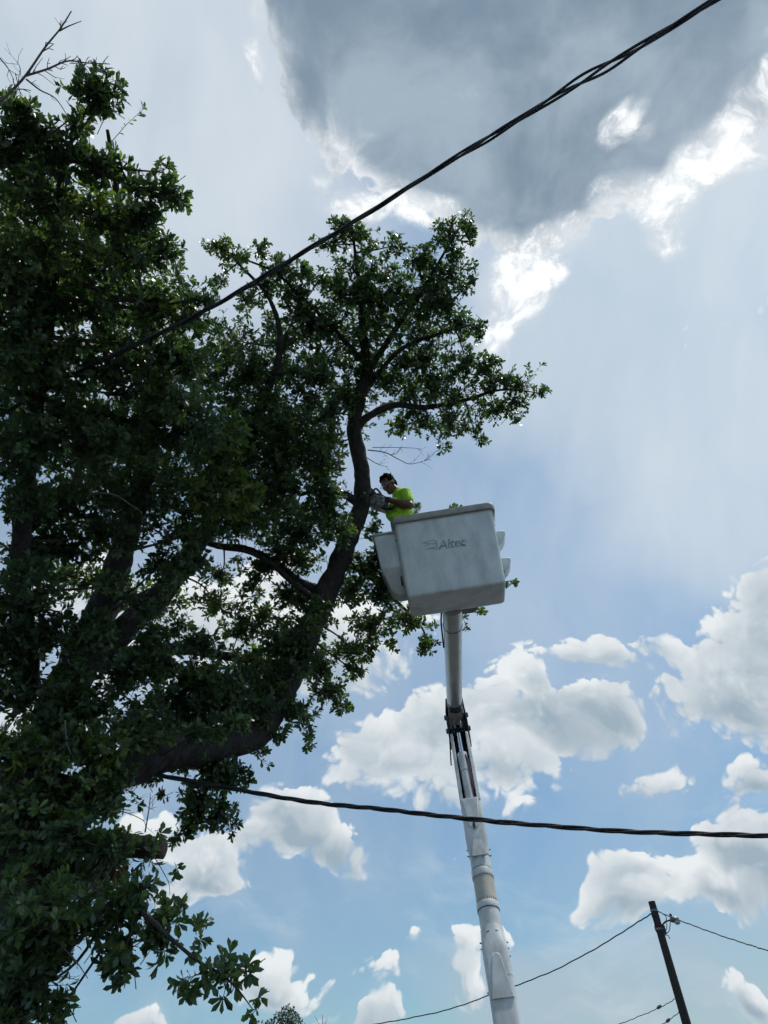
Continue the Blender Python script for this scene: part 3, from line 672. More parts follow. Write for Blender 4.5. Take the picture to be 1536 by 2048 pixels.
leaf = dict(p=[], d=[], n=[], l=[], w=[], t=[])
tw = MB()
branches = []
def unit(a): return a/np.maximum(np.linalg.norm(a, axis=-1, keepdims=True), 1e-9)
CAMn = np.array(CAM)
def add_spray(tip, start, size, bright):              # one twig with leaves along it and a whorl at the tip
    ax = tip-start; L = np.linalg.norm(ax); ax = ax/L
    bend = rng.normal(0, .10, 3)*L; midp = (start+tip)/2+bend
    tw.tube([start, midp, tip], [.0036, .0028, .0018], 3, cap=False)
    n_tip, n_al = rng.integers(6, 10), rng.integers(6, 11)
    s = np.r_[np.ones(n_tip)-rng.random(n_tip)*.10, .25+.70*rng.random(n_al)]
    base = ((1-s)**2)[:, None]*start+(2*s*(1-s))[:, None]*midp+(s**2)[:, None]*tip
    rad = rng.normal(0, 1, (len(s), 3)); rad -= (rad@ax)[:, None]*ax; rad = unit(rad)
    fwd = np.r_[rng.uniform(.15, 1.3, n_tip), rng.uniform(.3, 1.2, n_al)][:, None]
    d = unit(rad+ax*fwd+rng.normal(0, .15, (len(s), 3)))
    nrm = np.cross(d, np.cross(ax+rng.normal(0, .5, 3), d)); nrm = unit(nrm+rng.normal(0, .35, nrm.shape)+np.array([0, 0, .3]))
    nrm = unit(nrm-(nrm*d).sum(1, keepdims=True)*d)
    ln_ = rng.uniform(.048, .098, len(s))*size
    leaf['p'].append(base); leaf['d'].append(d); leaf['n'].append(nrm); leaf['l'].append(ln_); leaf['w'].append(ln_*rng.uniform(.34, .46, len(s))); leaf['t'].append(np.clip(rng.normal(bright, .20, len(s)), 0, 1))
for (x, y, rx, ry, d, full) in CROWN:
    c = np.array(at(x, y, d)); px = d/FPX
    ru, rv, rd = rx*px, ry*px, max(.14, min(.75, .9*math.sqrt(rx*ry)*px))
    # a small branch from the nearest limb into this clump
    dist = np.linalg.norm(LP_ALL-c, axis=1)-LR_ALL*1.5; k = int(np.argmin(dist)); root = LP_ALL[k]
    if .12 < np.linalg.norm(root-c) < 3.2 and rx > 17:
        q = root+(c-root)*.5+rng.normal(0, .06, 3)*np.linalg.norm(c-root)+np.array([0, 0, -.02])
        branches.append(([root, q, c], min(.028, .008+.010*np.linalg.norm(root-c))))
    n = max(2, int(full*1.9*math.pi*rx*ry/(330*(6.9*1.05/d)**1.15)*(.8 if rx > 60 else 1.12)))
    u = unit(rng.normal(0, 1, (n, 3)))*(rng.random(n)**.42)[:, None]
    tips = c+u[:, :1]*ru*np.array(CR)+u[:, 1:2]*rv*np.array(CU)+u[:, 2:]*rd*np.array(FW)
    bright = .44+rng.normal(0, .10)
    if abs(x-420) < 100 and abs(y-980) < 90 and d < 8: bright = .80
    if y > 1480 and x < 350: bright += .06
    for tp in tips:
        ctr = c+(tp-c)*rng.uniform(.05, .4)+rng.normal(0, .12, 3)*np.linalg.norm(tp-c)
        v = tp-ctr; L = np.linalg.norm(v); tl = rng.uniform(.14, .30)*(.75 if rx < 25 else 1)
        v = v/L if L > 1e-3 else np.array([0, 0, 1.])
        v = v+np.array([0, 0, .10])+rng.normal(0, .2, 3); v /= np.linalg.norm(v)
        if rx < 30: v = tp-(c+rng.normal(0, .02, 3)); tl = min(.16, np.linalg.norm(v)); v = v/max(np.linalg.norm(v), 1e-4); tl = max(tl, .05)
        add_spray(tp, tp-v*tl, .90 if d > 8.7 else 1.0, bright+rng.normal(0, .08))
for k in ('main', 'leader', 'inner', 'cross', 'rightlow', 'arm_r', 'arm_u'):           # sprouts straight from the bark
    P, rr = limb_pts(LIMBS[k], 7)
    for q in range(int(len(P)*(1.0 if k == 'main' else .6))):
        i = rng.integers(2, len(P)-1); t = unit(np.array(P[i])-np.array(P[i-1])); v = rng.normal(0, 1, 3); v -= v@t*t; v = unit(v); p0 = np.array(P[i])+v*rr[i]*.9
        tp_ = p0+(v+rng.normal(0, .4, 3)+t*.3)*rng.uniform(.10, .24)
        if k == 'main' and 870 < LIMBS[k][min(i//7, len(LIMBS[k])-1)][1] < 1090: continue
        add_spray(tp_, p0, .9, .45)
for pts, r in branches:
    P = smooth_path([tuple(q) for q in pts], 5); m = MB(); m.tube(P, list(np.linspace(r, r*.35, len(P))), 6, cap=False, wob=.1); m.build('branch', M_TWIG, oak, True)
LF = {k: np.concatenate(v) for k, v in leaf.items()}
NL = len(LF['l'])
LEAF_S = np.array([0, .42, .42, .74, .74, 1.0]); LEAF_W = np.array([.06, -.62, .62, -1.0, 1.0, 0])*.5; LEAF_B = np.array([0, .05, .05, .02, .02, -.10])
LEAF_FACES = [(0, 2, 1), (1, 2, 4, 3), (3, 4, 5)]
def leaf_xf(i):
    d, nr = LF['d'][i], LF['n'][i]; sd_ = np.cross(nr, d)
    return d, sd_, nr
# the leaves that show largest become objects of their own
pc = LF['p']+LF['d']*LF['l'][:, None]*.6-CAMn
zc = pc@np.array(FW); X = 768+FPX*(pc@np.array(CR))/zc; Y = 1024-FPX*(pc@np.array(CU))/zc
face = np.abs((unit(pc)*LF['n']).sum(1)); area = LF['l']*LF['w']*face/zc**2
infr = (X > 8) & (X < 1528) & (Y > 8) & (Y < 2040)
cell = (X//9).astype(int)*1000+(Y//9).astype(int)
order = np.lexsort((zc, cell)); first = np.zeros(NL, bool); cs = cell[order]; first[order[np.r_[True, cs[1:] != cs[:-1]]]] = True
cand = np.where(infr & first)[0]; chosen = cand[np.argsort(-area[cand])[:300]]
mask = np.ones(NL, bool); mask[chosen] = False; I = np.where(mask)[0]
D, NN = LF['d'][I], LF['n'][I]; S = np.cross(NN, D)
co = LF['p'][I][:, None, :]+D[:, None, :]*(LEAF_S[None, :]*LF['l'][I][:, None])[:, :, None]+S[:, None, :]*(LEAF_W[None, :]*LF['w'][I][:, None])[:, :, None]+NN[:, None, :]*(LEAF_B[None, :]*LF['l'][I][:, None])[:, :, None]
def leaf_mesh(name, co, tint):
    n = len(co); me = bpy.data.meshes.new(name)
    me.vertices.add(n*6); me.vertices.foreach_set('co', co.reshape(-1).astype(np.float32))
    off = (np.arange(n)*6)[:, None]
    li = np.concatenate([np.array([0, 2, 1, 1, 2, 4, 3, 3, 4, 5])[None, :]+off]).reshape(-1)
    me.loops.add(n*10); me.loops.foreach_set('vertex_index', li.astype(np.int32))
    me.polygons.add(n*3); me.polygons.foreach_set('loop_start', (np.array([0, 3, 7])[None, :]+(np.arange(n)*10)[:, None]).reshape(-1).astype(np.int32))
    try: me.polygons.foreach_set('loop_total', np.tile([3, 4, 3], n).astype(np.int32))
    except Exception: pass
    me.update(calc_edges=True); a = me.attributes.new('tint', 'FLOAT', 'POINT'); a.data.foreach_set('value', np.repeat(tint, 6).astype(np.float32))
    me.polygons.foreach_set('use_smooth', np.ones(n*3, bool)); me.materials.append(M_LEAF); me.validate(); return me
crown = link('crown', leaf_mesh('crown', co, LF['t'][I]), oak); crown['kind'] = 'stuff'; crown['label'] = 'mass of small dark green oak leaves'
unitco = np.stack([LEAF_W, LEAF_S, LEAF_B], -1)
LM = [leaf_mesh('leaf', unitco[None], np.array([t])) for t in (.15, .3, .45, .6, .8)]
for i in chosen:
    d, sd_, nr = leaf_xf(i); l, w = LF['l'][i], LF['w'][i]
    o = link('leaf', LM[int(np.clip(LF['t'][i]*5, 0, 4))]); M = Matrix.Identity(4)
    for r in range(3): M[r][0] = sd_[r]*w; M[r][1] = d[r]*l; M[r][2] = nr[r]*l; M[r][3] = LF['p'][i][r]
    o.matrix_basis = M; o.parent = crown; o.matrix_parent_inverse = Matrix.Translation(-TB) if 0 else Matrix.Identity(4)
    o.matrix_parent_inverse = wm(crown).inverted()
twigs = tw.build('twigs', M_TWIG, oak); twigs['kind'] = 'stuff'
# bare twigs
def bare(pts, r0, d, nsp, m, spur=.10, name='bare_twig'):
    q = MB(); P = smooth_path([tuple(at(x, y, d+dd)) for x, y, dd in pts], 6); q.tube(P, list(np.linspace(r0, r0*.35, len(P))), 6)
    for k in range(nsp):
        i = rng.integers(1, len(P)-1); p = P[i]; t = unit(P[i+1]-P[i-1]); v = rng.normal(0, 1, 3); v -= v@t*t; v = unit(unit(v)+t*.9); L = spur*rng.uniform(.4, 1.2)
        e1 = p+v*L*.5+rng.normal(0, .08*L, 3); e2 = p+v*L+rng.normal(0, .2*L, 3); q.tube([p, e1, e2], [r0*.4, r0*.3, r0*.2], 4, cap=False)
        if rng.random() < .6:
            e3 = e1+(v+rng.normal(0, .6, 3))*L*.4; q.tube([e1, e3], [r0*.28, r0*.18], 4, cap=False)
    return q.build(name, m, oak, True)
bare([(-30,235,0),(20,185,0),(52,150,0),(90,95,0),(120,58,0),(143,22,0)], .011, 6.0, 9, M_GREYTWIG)
bare([(118,62,0),(138,52,0),(163,42,0)], .006, 6.0, 2, M_GREYTWIG)
bare([(50,152,0),(95,138,0),(135,122,0),(175,126,0),(220,128,0)], .008, 6.0, 20, M_GREYTWIG, .09)
bare([(52,158,0),(80,180,0),(112,198,0),(140,240,0)], .006, 6.2, 3, M_TWIG)
bare([(-10,105,0),(15,135,0),(28,160,0)], .005, 6.0, 4, M_GREYTWIG)
bare([(40,150,0),(40,135,0),(33,122,0)], .004, 6.0, 4, M_GREYTWIG)
bare([(70,300,0),(110,262,0),(150,232,0)], .010, 6.6, 2, M_TWIG)
bare([(735,900,0),(770,905,0),(800,920,0),(822,928,0),(862,918,.05)], .008, 9.15, 12, M_GREYTWIG, .22)
bare([(733,915,0),(755,928,0),(776,934,0)], .006, 9.15, 3, M_GREYTWIG, .12)
bare([(745,895,0),(790,895,0),(835,897,.05),(845,903,.05)], .005, 9.15, 5, M_GREYTWIG, .14)
bare([(205,1625,0),(240,1622,0),(285,1640,0),(292,1660,0)], .005, 6.6, 4, M_TWIG)
bare([(210,1612,0),(260,1600,0),(310,1622,0)], .004, 6.6, 3, M_TWIG)
bare([(290,1665,0),(296,1630,0),(300,1600,0),(300,1585,0)], .006, 6.3, 3, M_TWIG)
bare([(120,1890,0),(150,1920,0),(176,1957,0)], .006, 5.5, 1, M_GREYTWIG, .05)
bare([(110,1950,0),(130,1955,0),(160,1960,0)], .004, 5.5, 8, M_GREYTWIG, .06)
bare([(190,985,0),(230,990,0),(262,1010,0),(285,1025,0)], .009, 6.7, 4, M_GREYTWIG, .14)
bare([(130,940,0),(175,955,0),(190,1005,0),(210,1040,0)], .006, 6.7, 5, M_GREYTWIG, .2)
bare([(320,1035,0),(340,1080,0),(385,1110,0)], .005, 7.0, 4, M_GREYTWIG, .14)
bare([(130,1440,0),(135,1490,0),(158,1535,0)], .007, 6.5, 2, M_GREYTWIG, .1)
bare([(300,1700,0),(335,1760,0),(340,1790,0)], .004, 6.2, 2, M_TWIG, .06)
bare([(860,1180,0),(810,1200,0),(770,1220,0)], .005, 9.0, 4, M_TWIG, .12)
# a few dead leaves caught below the stub
dl = MB()
for k in range(26):
    p = Vector(at(rng.uniform(222, 272), rng.uniform(1735, 1795), 6.1+rng.uniform(-.1, .1))); v = Vector(rng.normal(0, 1, 3)).normalized()*.035; w_ = Vector(rng.normal(0, 1, 3)).normalized()*.018
    dl.add([p-v, p+w_, p+v, p-w_+v*.2], [(0, 1, 2, 3)])
do = dl.build('dead_leaves', M_DEADLEAF, oak); do['kind'] = 'stuff'
print('leaves', NL, 'branches', len(branches))

# ------------------------------------------------------------------ overhead cables (three twisted strands each)
M_CABLE = simple('cable_sheath', (.018, .020, .026), .42, 0, .25, 50)
M_WIRE = simple('weathered_wire', (.035, .037, .04), .6, 0, .2, 40)
def cable(name, label, pts, r, pitch, loose=(), n=3):
    P = np.array(smooth_path([tuple(at(*p)) for p in pts], 40)); seg = np.r_[0, np.cumsum(np.linalg.norm(np.diff(P, axis=0), axis=1))]
    root = thing(name, label, 'cable', tuple(P[0]), 'thick twisted overhead cables')
    T_ = unit(np.gradient(P, axis=0)); A = unit(np.cross(T_, np.array([0, 0, 1.]))); B = np.cross(A, T_)
    for k in range(n):
        ph = 2*math.pi*(seg/pitch+k/n)+.7*np.sin(seg*1.3)+k*.2
        rad = np.full(len(P), r*1.12)
        for (s0, wd, am) in loose: rad = rad+am*(.35+.65*(k != 1))*np.exp(-((seg-s0)/wd)**2)
        Q = P+(A*np.cos(ph)[:, None]+B*np.sin(ph)[:, None])*rad[:, None]
        m = MB(); m.tube([tuple(q) for q in Q], r, 8); m.build('strand', M_CABLE, root, True)
    return root
cable('overhead_cable', 'thick black twisted cable slanting from top right down into the oak', [(1720,-190,4.9),(1430,0,5.0),(1180,152,5.25),(1040,238,5.4),(900,322,5.55),(740,424,5.75),(600,508,5.95),(470,588,6.15),(330,662,6.4),(160,742,6.7),(0,830,7.2),(-260,960,8.0)], .0090, 1.15, [(1.40, .24, .022), (2.15, .2, .008), (4.2, .3, .004)])
cable('overhead_cable', 'thick black twisted cable crossing low in front of the boom', [(1900,1690,7.2),(1536,1672,7.0),(1300,1665,6.95),(1150,1656,6.95),(940,1638,7.0),(760,1618,7.15),(620,1604,7.2),(480,1580,7.25),(380,1562,7.3),(270,1540,7.4),(150,1512,7.9),(-200,1420,11.0)], .0106, .80, [(3.4, .2, .003)])

# ------------------------------------------------------------------ utility pole with lamp and wires
M_POLE = mat('pole_wood', lambda nt, b: (setp(b, Roughness=.95), nt.links.new(n_ramp(nt, n_noise(nt, 8, 8, .65, n_map(nt, (3, 3, .15))), [(.3, (.018, .017, .016)), (.6, (.045, .042, .038)), (.8, (.075, .07, .062))]), b.inputs['Base Color'])))
pt = at(1303, 1803, 30.5); HP = pt.z
pole = thing('utility_pole', 'dark wooden utility pole with bare top at lower right', 'pole', (pt.x, pt.y, 0))
pm = MB(); pm.tube([(pt.x, pt.y, -.1+(HP+.1)*k/12) for k in range(13)], [.165-.045*k/12 for k in range(13)], 16, wob=.03); pm.build('shaft', M_POLE, pole, True)
def pz(px_y):                                         # height on the pole for a photo row
    return min(np.linspace(0, HP, 900), key=lambda z: abs(topix((pt.x, pt.y, z))[1]-px_y))
for yy in (1821, 1858):
    z = pz(yy); m = MB(); m.tube([(pt.x, pt.y, z-.03), (pt.x, pt.y, z+.03)], .132, 16); m.build('band', M_GREY, pole, True)
m = MB(); m.box((pt.x+.14, pt.y-.03, pz(1860)), (.05, .05, .13)); bevel(m.build('conduit_box', M_DARK, pole), .01)
for i, pp in enumerate(([(1303,1829),(1309,1846),(1310,1858),(1316,1868)], [(1330,1842),(1334,1852),(1330,1864),(1322,1868)], [(1342,1833),(1340,1850),(1338,1862),(1328,1871)], [(1328,1870),(1336,1871),(1340,1878)], [(1323,1826),(1332,1833),(1332,1842)])):
    q = MB(); q.tube(smooth_path([tuple(at(x, y, 30.3)) for x, y in pp], 5), .014, 5); q.build('jumper_wire', M_WIRE, pole, True)
lamp = thing('street_lamp', 'small grey street lamp on a short bent arm near the pole top', 'lamp', tuple(at(1325, 1856, 30.4)))
q = MB(); q.tube(smooth_path([tuple(at(x, y, 30.3)) for x, y in ((1322,1862),(1325,1850),(1332,1843),(1342,1840))], 5), .028, 8); q.build('arm', M_DARK, lamp, True)
hd = MB(); h0, h1 = Vector(at(1340, 1840, 30.3)), Vector(at(1358, 1838, 30.3)); hdv = (h1-h0); hu = Vector((0, 0, 1))
hd.tube([h0+hdv*t for t in (0, .15, .45, .8, 1.0)], [.05, .085, .10, .085, .03], 12); hd.build('housing', M_GREY, lamp, True)
pc_ = MB(); c = h0+hdv*.22+hu*.10; pc_.tube([c, c+hu*.06, c+hu*.09], [.045, .045, .03], 10); pc_.build('photocell', M_DARK, lamp, True)
gl = MB(); gl.ball(h0+hdv*.72-hu*.08, (.11, .09, .09), 10, 7); gl.build('lens', simple('lamp_lens', (.45, .47, .47), .2, 0, .05), lamp, True)
def wire(label, pts, r, d0=None, wig=.012, ins=()):
    P = np.array(smooth_path([tuple(at(*p)) for p in pts], 14)); s = np.arange(len(P))
    P[:, 2] += wig*np.sin(s*.9)*np.sin(s*.37)
    root = thing('utility_wire', label, 'wire', tuple(P[0]), 'thin wires at the utility pole')
    m = MB(); m.tube([tuple(p) for p in P], r, 6); m.build('conductor', M_WIRE, root, True)
    for (x, y, d) in ins:
        b = MB(); c = Vector(at(x, y, d)); t = (Vector(P[min(6, len(P)-1)])-Vector(P[0])).normalized()
        b.tube([c-t*.11, c-t*.08, c, c+t*.06, c+t*.11], [.02, .04, .052, .045, .02], 10); b.build('insulator', M_GREY, root, True)
    return root
wire('thin wire running left from the pole top behind the boom', [(1305,1826,30.4),(1270,1848,30.9),(1200,1892,32.0),(1110,1940,33.5),(1030,1972,35),(980,1990,36),(900,2018,37.5),(820,2036,39),(740,2050,40.5),(600,2070,44)], .022)
wire('thin wire running right from the pole top past the lamp', [(1314,1822,30.4),(1352,1838,30.0),(1400,1856,29.6),(1450,1874,29.2),(1500,1890,28.9),(1540,1902,28.6),(1700,1945,28)], .019)
wire('upper of two low guy wires with insulator left of the pole', [(1351,1997,30.3),(1330,2010,30.6),(1300,2024,31),(1260,2040,31.6),(1200,2064,32.5)], .012, ins=((1318,2014,30.8),))
wire('lower of two low guy wires with insulator left of the pole', [(1358,2025,30.3),(1346,2034,30.5),(1332,2044,30.7),(1300,2062,31.2)], .012, ins=((1336,2041,30.6),))

# ------------------------------------------------------------------ distant tree whose top just enters the picture
M_FARLEAF = simple('far_foliage', (.035, .062, .028), .6, 0, .4, 3)
fc = at(556, 2062, 38); ft = thing('distant_tree', 'distant treetop just entering the bottom edge below the oak', 'tree', (fc.x, fc.y, 0))
m = MB(); m.tube([(fc.x, fc.y, -.1), (fc.x+.1, fc.y, fc.z*.5), (fc.x, fc.y, fc.z)], [.28, .2, .08], 10); m.build('trunk', M_BARK, ft, True)
ca = MB()
for k in range(5200):
    v = unit(rng.normal(0, 1, 3))*rng.random()**.4; sp = np.array([1.5, 1.5, 1.15])*v+np.array([0, 0, .25*math.sin(v[0]*5)])
    p = Vector(np.array(fc)+sp+np.array([0, 0, -.45])); a = Vector(rng.normal(0, 1, 3)).normalized()*.10; b2 = Vector(rng.normal(0, 1, 3)).normalized()*.045
    ca.add([p-a*.2, p+a*.5+b2, p+a, p+a*.5-b2], [(0, 1, 2, 3)])
co_ = ca.build('crown', M_FARLEAF, ft); co_['kind'] = 'stuff'
fb = at(645, 2062, 36); ft2 = thing('distant_tree', 'bare twiggy treetop at the bottom edge right of the distant leafy treetop', 'tree', (fb.x, fb.y, 0))
m = MB(); m.tube([(fb.x, fb.y, -.1), (fb.x, fb.y, fb.z*.6), tuple(at(645, 2030, 36))], [.07, .04, .008], 8); m.build('trunk', M_TWIG, ft2, True)
m = MB()
for k in range(26):
    z = rng.uniform(.72, 1.0); p = Vector((fb.x, fb.y, fb.z*z+.15)); v = Vector((rng.normal(0, 1), rng.normal(0, 1), 1.1)).normalized(); m.tube([p, p+v*.28, p+v*.5+Vector((0, 0, .12))], [.012, .009, .004], 4, cap=False)
o = m.build('twigs', M_TWIG, ft2); o['kind'] = 'stuff'

# ------------------------------------------------------------------ worker in the basket, holding a chainsaw
M_SKIN = simple('skin', (.17, .085, .058), .55, 0, .15, 30)
M_HAIR = simple('hair', (.010, .008, .007), .85, 0, .3, 80, .5); M_HAIR.node_tree.nodes['Principled BSDF'].inputs['Specular IOR Level'].default_value = .08
def shirt_mat(nt, b):
    setp(b, Roughness=.8); s = n_noise(nt, 9, 4)
    nt.links.new(n_ramp(nt, s, [(.3, (.30, .62, .02)), (.7, (.36, .72, .035))]), b.inputs['Base Color']); n_bump(nt, b, n_noise(nt, 14, 3, .5, n_map(nt, (1, 1, .5)), 1.0), .7, .03)
M_SHIRT = mat('lime_shirt', shirt_mat)
M_JEANS = simple('work_trousers', (.05, .06, .085), .85, 0, .2, 30)
M_BOOT = simple('boots', (.06, .04, .025), .7, 0, .2, 30)
M_GLOVE = simple('pale_glove', (.42, .42, .39), .8, 0, .3, 34)
M_GLOVE_D = simple('grey_glove', (.07, .072, .078), .8, 0, .35, 34)
M_FRAME = simple('glasses_frame', (.5, .48, .44), .4, 0, .05)
def W(px, py, yl): return BM @ BPX(px, py, yl)
def capsule(m, a, b_, ra, rb, n=12, squash=None):
    a, b_ = Vector(a), Vector(b_); d = b_-a; L = d.length; t = d.normalized() if L > 1e-6 else Vector((0, 0, 1)); pts, rs = [], []
    for k in range(5): an = math.pi/2*(1-k/4); pts.append(a-t*ra*math.sin(an)); rs.append(max(ra*math.cos(an), ra*.06))
    for k in range(1, 4): pts.append(a+d*k/4); rs.append(ra+(rb-ra)*k/4)
    for k in range(5): an = math.pi/2*k/4; pts.append(b_+t*rb*math.sin(an)); rs.append(max(rb*math.cos(an), rb*.06))
    m.tube(pts, rs, n)
def fuse(m, name, mt, parent, vox=.010, it=3, fac=.5):  # overlapping volumes -> one continuous skin
    me = bpy.data.meshes.new(name); me.from_pydata(m.v, [], m.f); me.update()
    bm = bmesh.new(); bm.from_mesh(me); bmesh.ops.recalc_face_normals(bm, faces=bm.faces); bm.to_mesh(me); bm.free()
    o = bpy.data.objects.new(name, me); COL.objects.link(o)
    r = o.modifiers.new('r', 'REMESH'); r.mode = 'VOXEL'; r.voxel_size = vox; r.use_smooth_shade = True
    s = o.modifiers.new('s', 'SMOOTH'); s.iterations = it; s.factor = fac
    dg = bpy.context.evaluated_depsgraph_get(); dg.update(); ev = o.evaluated_get(dg)
    nm = bpy.data.meshes.new_from_object(ev); o.modifiers.clear(); o.data = nm; bpy.data.meshes.remove(me)
    for p in nm.polygons: p.use_smooth = True
    nm.materials.clear(); nm.materials.append(mt); nm.name = name
    if parent: setparent(o, parent)
    return o
hipL = BL(-.36, -.20, .96); hipR = BL(-.36, -.02, .96); pelvis = BL(-.37, -.11, 1.00)
waist = W(799, 1032, -.13); chest = W(803, 1006, -.12); uchest = W(803, 992, -.11); neck0 = W(797, 985, -.11); neck1 = W(787, 977, -.12)
head_c = W(777, 968.5, -.125)
shL = W(812, 987, -.25); elL = W(819, 1011, -.34); wrL = W(780, 1000, -.30); haL = W(768, 998, -.28)
shR = W(798, 990, .04); elR = W(786, 1014, .02); wrR = W(772, 1022, -.12); haR = W(764, 1019, -.17)
footL = BL(-.34, -.19, .13); footR = BL(-.30, .02, .13); knL = BL(-.40, -.20, .54); knR = BL(-.36, .0, .54)
person = thing('person', 'worker in lime green shirt and glasses leaning from basket to saw the limb', 'person', tuple(BL(-.34, -.09, .045)))
fwd = (W(764, 973, -.20)-head_c).normalized(); up = BM.to_3x3() @ Vector((.06, 0, 1)); up = (up-fwd*up.dot(fwd)).normalized(); sdh = up.cross(fwd)
HM = Matrix((fwd, sdh, up)).transposed()               # head frame: x forward, y to his left, z up
def HP_(x, y, z): return head_c+HM @ Vector((x, y, z))
def torso(m, k=1.0, low=True):
    sl_ = (shL-shR).normalized()
    for c, rw, rf in ((uchest, .185, .115), (chest, .195, .135), (waist, .175, .178), ((chest+waist)/2, .19, .165), (pelvis, .165, .135)):
        ax = sl_; upv = Vector((0, 0, 1)); ff = ax.cross(upv).normalized(); Mx = Matrix((ff, ax, upv)).transposed()
        m.ball(c, (rf*k, rw*k, .15*k), 16, 10, Mx)
def fingers(m, hand, towards, curl, r, n=4):           # palm with four bent fingers and a thumb
    f = (towards-hand).normalized(); c_ = curl.normalized(); s_ = f.cross(c_).normalized()
    m.ball(hand+f*.02, (.05, .042, .026), 12, 8, Matrix((f, s_, c_)).transposed())
    for k in range(n):
        L = (.030, .034, .032, .025)[k]; b0 = hand+f*.055+s_*(.030-.020*k); b1 = b0+f*L*.7+c_*L*.7; b2 = b1+c_*L-f*L*.35
        capsule(m, hand+f*.02+s_*(.026-.017*k), b0, r*1.05, r); capsule(m, b0, b1, r, r*.92); capsule(m, b1, b2, r*.92, r*.8)
    t0 = hand+s_*.045+f*.005; t1 = t0+f*.035+c_*.025; capsule(m, hand+s_*.02, t0, r*1.2, r*1.1); capsule(m, t0, t1, r*1.1, r*.9)
body = MB(); torso(body, .93)
capsule(body, neck0-Vector((0, 0, .05)), neck1, .062, .056); capsule(body, neck1, HP_(-.01, 0, -.06), .056, .058)
body.ball(HP_(-.012, 0, .030), (.098, .078, .098), 18, 12, HM)               # skull
body.ball(HP_(.030, 0, -.040), (.066, .060, .082), 16, 10, HM)               # face
body.ball(HP_(.052, 0, -.104), (.042, .042, .034), 12, 8, HM)                # chin
capsule(body, HP_(.082, 0, .008), HP_(.106, 0, -.034), .010, .015)            # nose
capsule(body, HP_(.084, -.034, .024), HP_(.084, .034, .024), .013, .013)      # brow
capsule(body, HP_(.084, -.016, -.068), HP_(.084, .016, -.068), .011, .011)    # lips
for s_ in (-1, 1):
    body.ball(HP_(-.008, s_*.079, -.010), (.020, .011, .031), 10, 8, HM)      # ears
    body.ball(HP_(.060, s_*.046, -.030), (.026, .020, .026), 10, 8, HM)       # cheeks
for sh, el, wr, ha in ((shL, elL, wrL, haL), (shR, elR, wrR, haR)):
    capsule(body, uchest+(sh-uchest)*.6, sh, .075, .062); capsule(body, sh, el, .060, .052); capsule(body, el, wr, .055, .037); capsule(body, wr, ha, .036, .033)
sawc = W(755, 1006, -.22)
fingers(body, haL, haL+(sawc-haL).normalized()*.1+Vector((-.05, 0, .0)), Vector((-.3, .2, -1)), .0085)
fingers(body, haR, haR+Vector((-.1, 0, .01)), Vector((-.1, -.1, 1)), .0085)
for h, k, f_ in ((hipL, knL, footL), (hipR, knR, footR)):
    capsule(body, h, k, .085, .058); capsule(body, k, f_, .056, .042); capsule(body, f_-Vector((0, 0, .055)), f_+Vector((-.13, 0, -.06)), .035, .030)
bo_ = fuse(body, 'body', M_SKIN, person, .009, 3); bo_['label'] = 'bare forearms, neck and turned face in shadow'
sh_ = MB(); torso(sh_, 1.0)
for sh, el in ((shL, elL), (shR, elR)):
    e1 = sh+(el-sh)*.66; capsule(sh_, uchest+(sh-uchest)*.55, sh, .088, .076); capsule(sh_, sh, e1, .076, .070)
capsule(sh_, neck0-Vector((0, 0, .05)), neck0+(neck1-neck0)*.12, .078, .066)
so2 = fuse(sh_, 'shirt', M_SHIRT, person, .010, 3); so2['label'] = 'lime green short sleeved shirt'
tr_ = MB()
tr_.ball(pelvis-Vector((0, 0, .06)), (.145, .180, .14), 14, 10, BM.to_3x3())
for h, k, f_ in ((hipL, knL, footL), (hipR, knR, footR)): capsule(tr_, h, k, .100, .075); capsule(tr_, k, f_+Vector((0, 0, .02)), .074, .066)
fuse(tr_, 'trousers', M_JEANS, person, .014, 2)
for f_ in (footL, footR):
    bt = MB(); capsule(bt, f_+Vector((0, 0, .06)), f_-Vector((0, 0, .02)), .062, .055); capsule(bt, f_-Vector((.0, 0, .035)), f_+Vector((-.15, 0, -.045)), .050, .042); fuse(bt, 'boot', M_BOOT, person, .010, 2)
for ha, wr, tw_, cu_, m_ in ((haL, wrL, haL+(sawc-haL).normalized()*.1+Vector((-.05, 0, .0)), Vector((-.3, .2, -1)), M_GLOVE_D), (haR, wrR, haR+Vector((-.1, 0, .01)), Vector((-.1, -.1, 1)), M_GLOVE)):
    gv = MB(); capsule(gv, wr+(ha-wr)*.05, ha, .040, .036); fingers(gv, ha, tw_, cu_, .0112); fuse(gv, 'glove', m_, person, .005, 2)
hr = MB(); hr.ball(HP_(-.020, 0, .045), (.106, .087, .098), 20, 14, HM)
hr.ball(HP_(-.055, 0, -.010), (.068, .082, .085), 16, 10, HM)
for k in range(60):
    a = rng.uniform(0, 2*math.pi); e_ = rng.uniform(.25, 1.2); p = Vector((.100*math.cos(a)*math.cos(e_), .082*math.sin(a)*math.cos(e_), .098*math.sin(e_))); q0 = HP_(-.020+p.x, p.y, .045+p.z)
    capsule(hr, q0, q0+HM @ (p.normalized()*.012+Vector((.012, rng.normal(0, .008), 0))), .013, .006, 7)
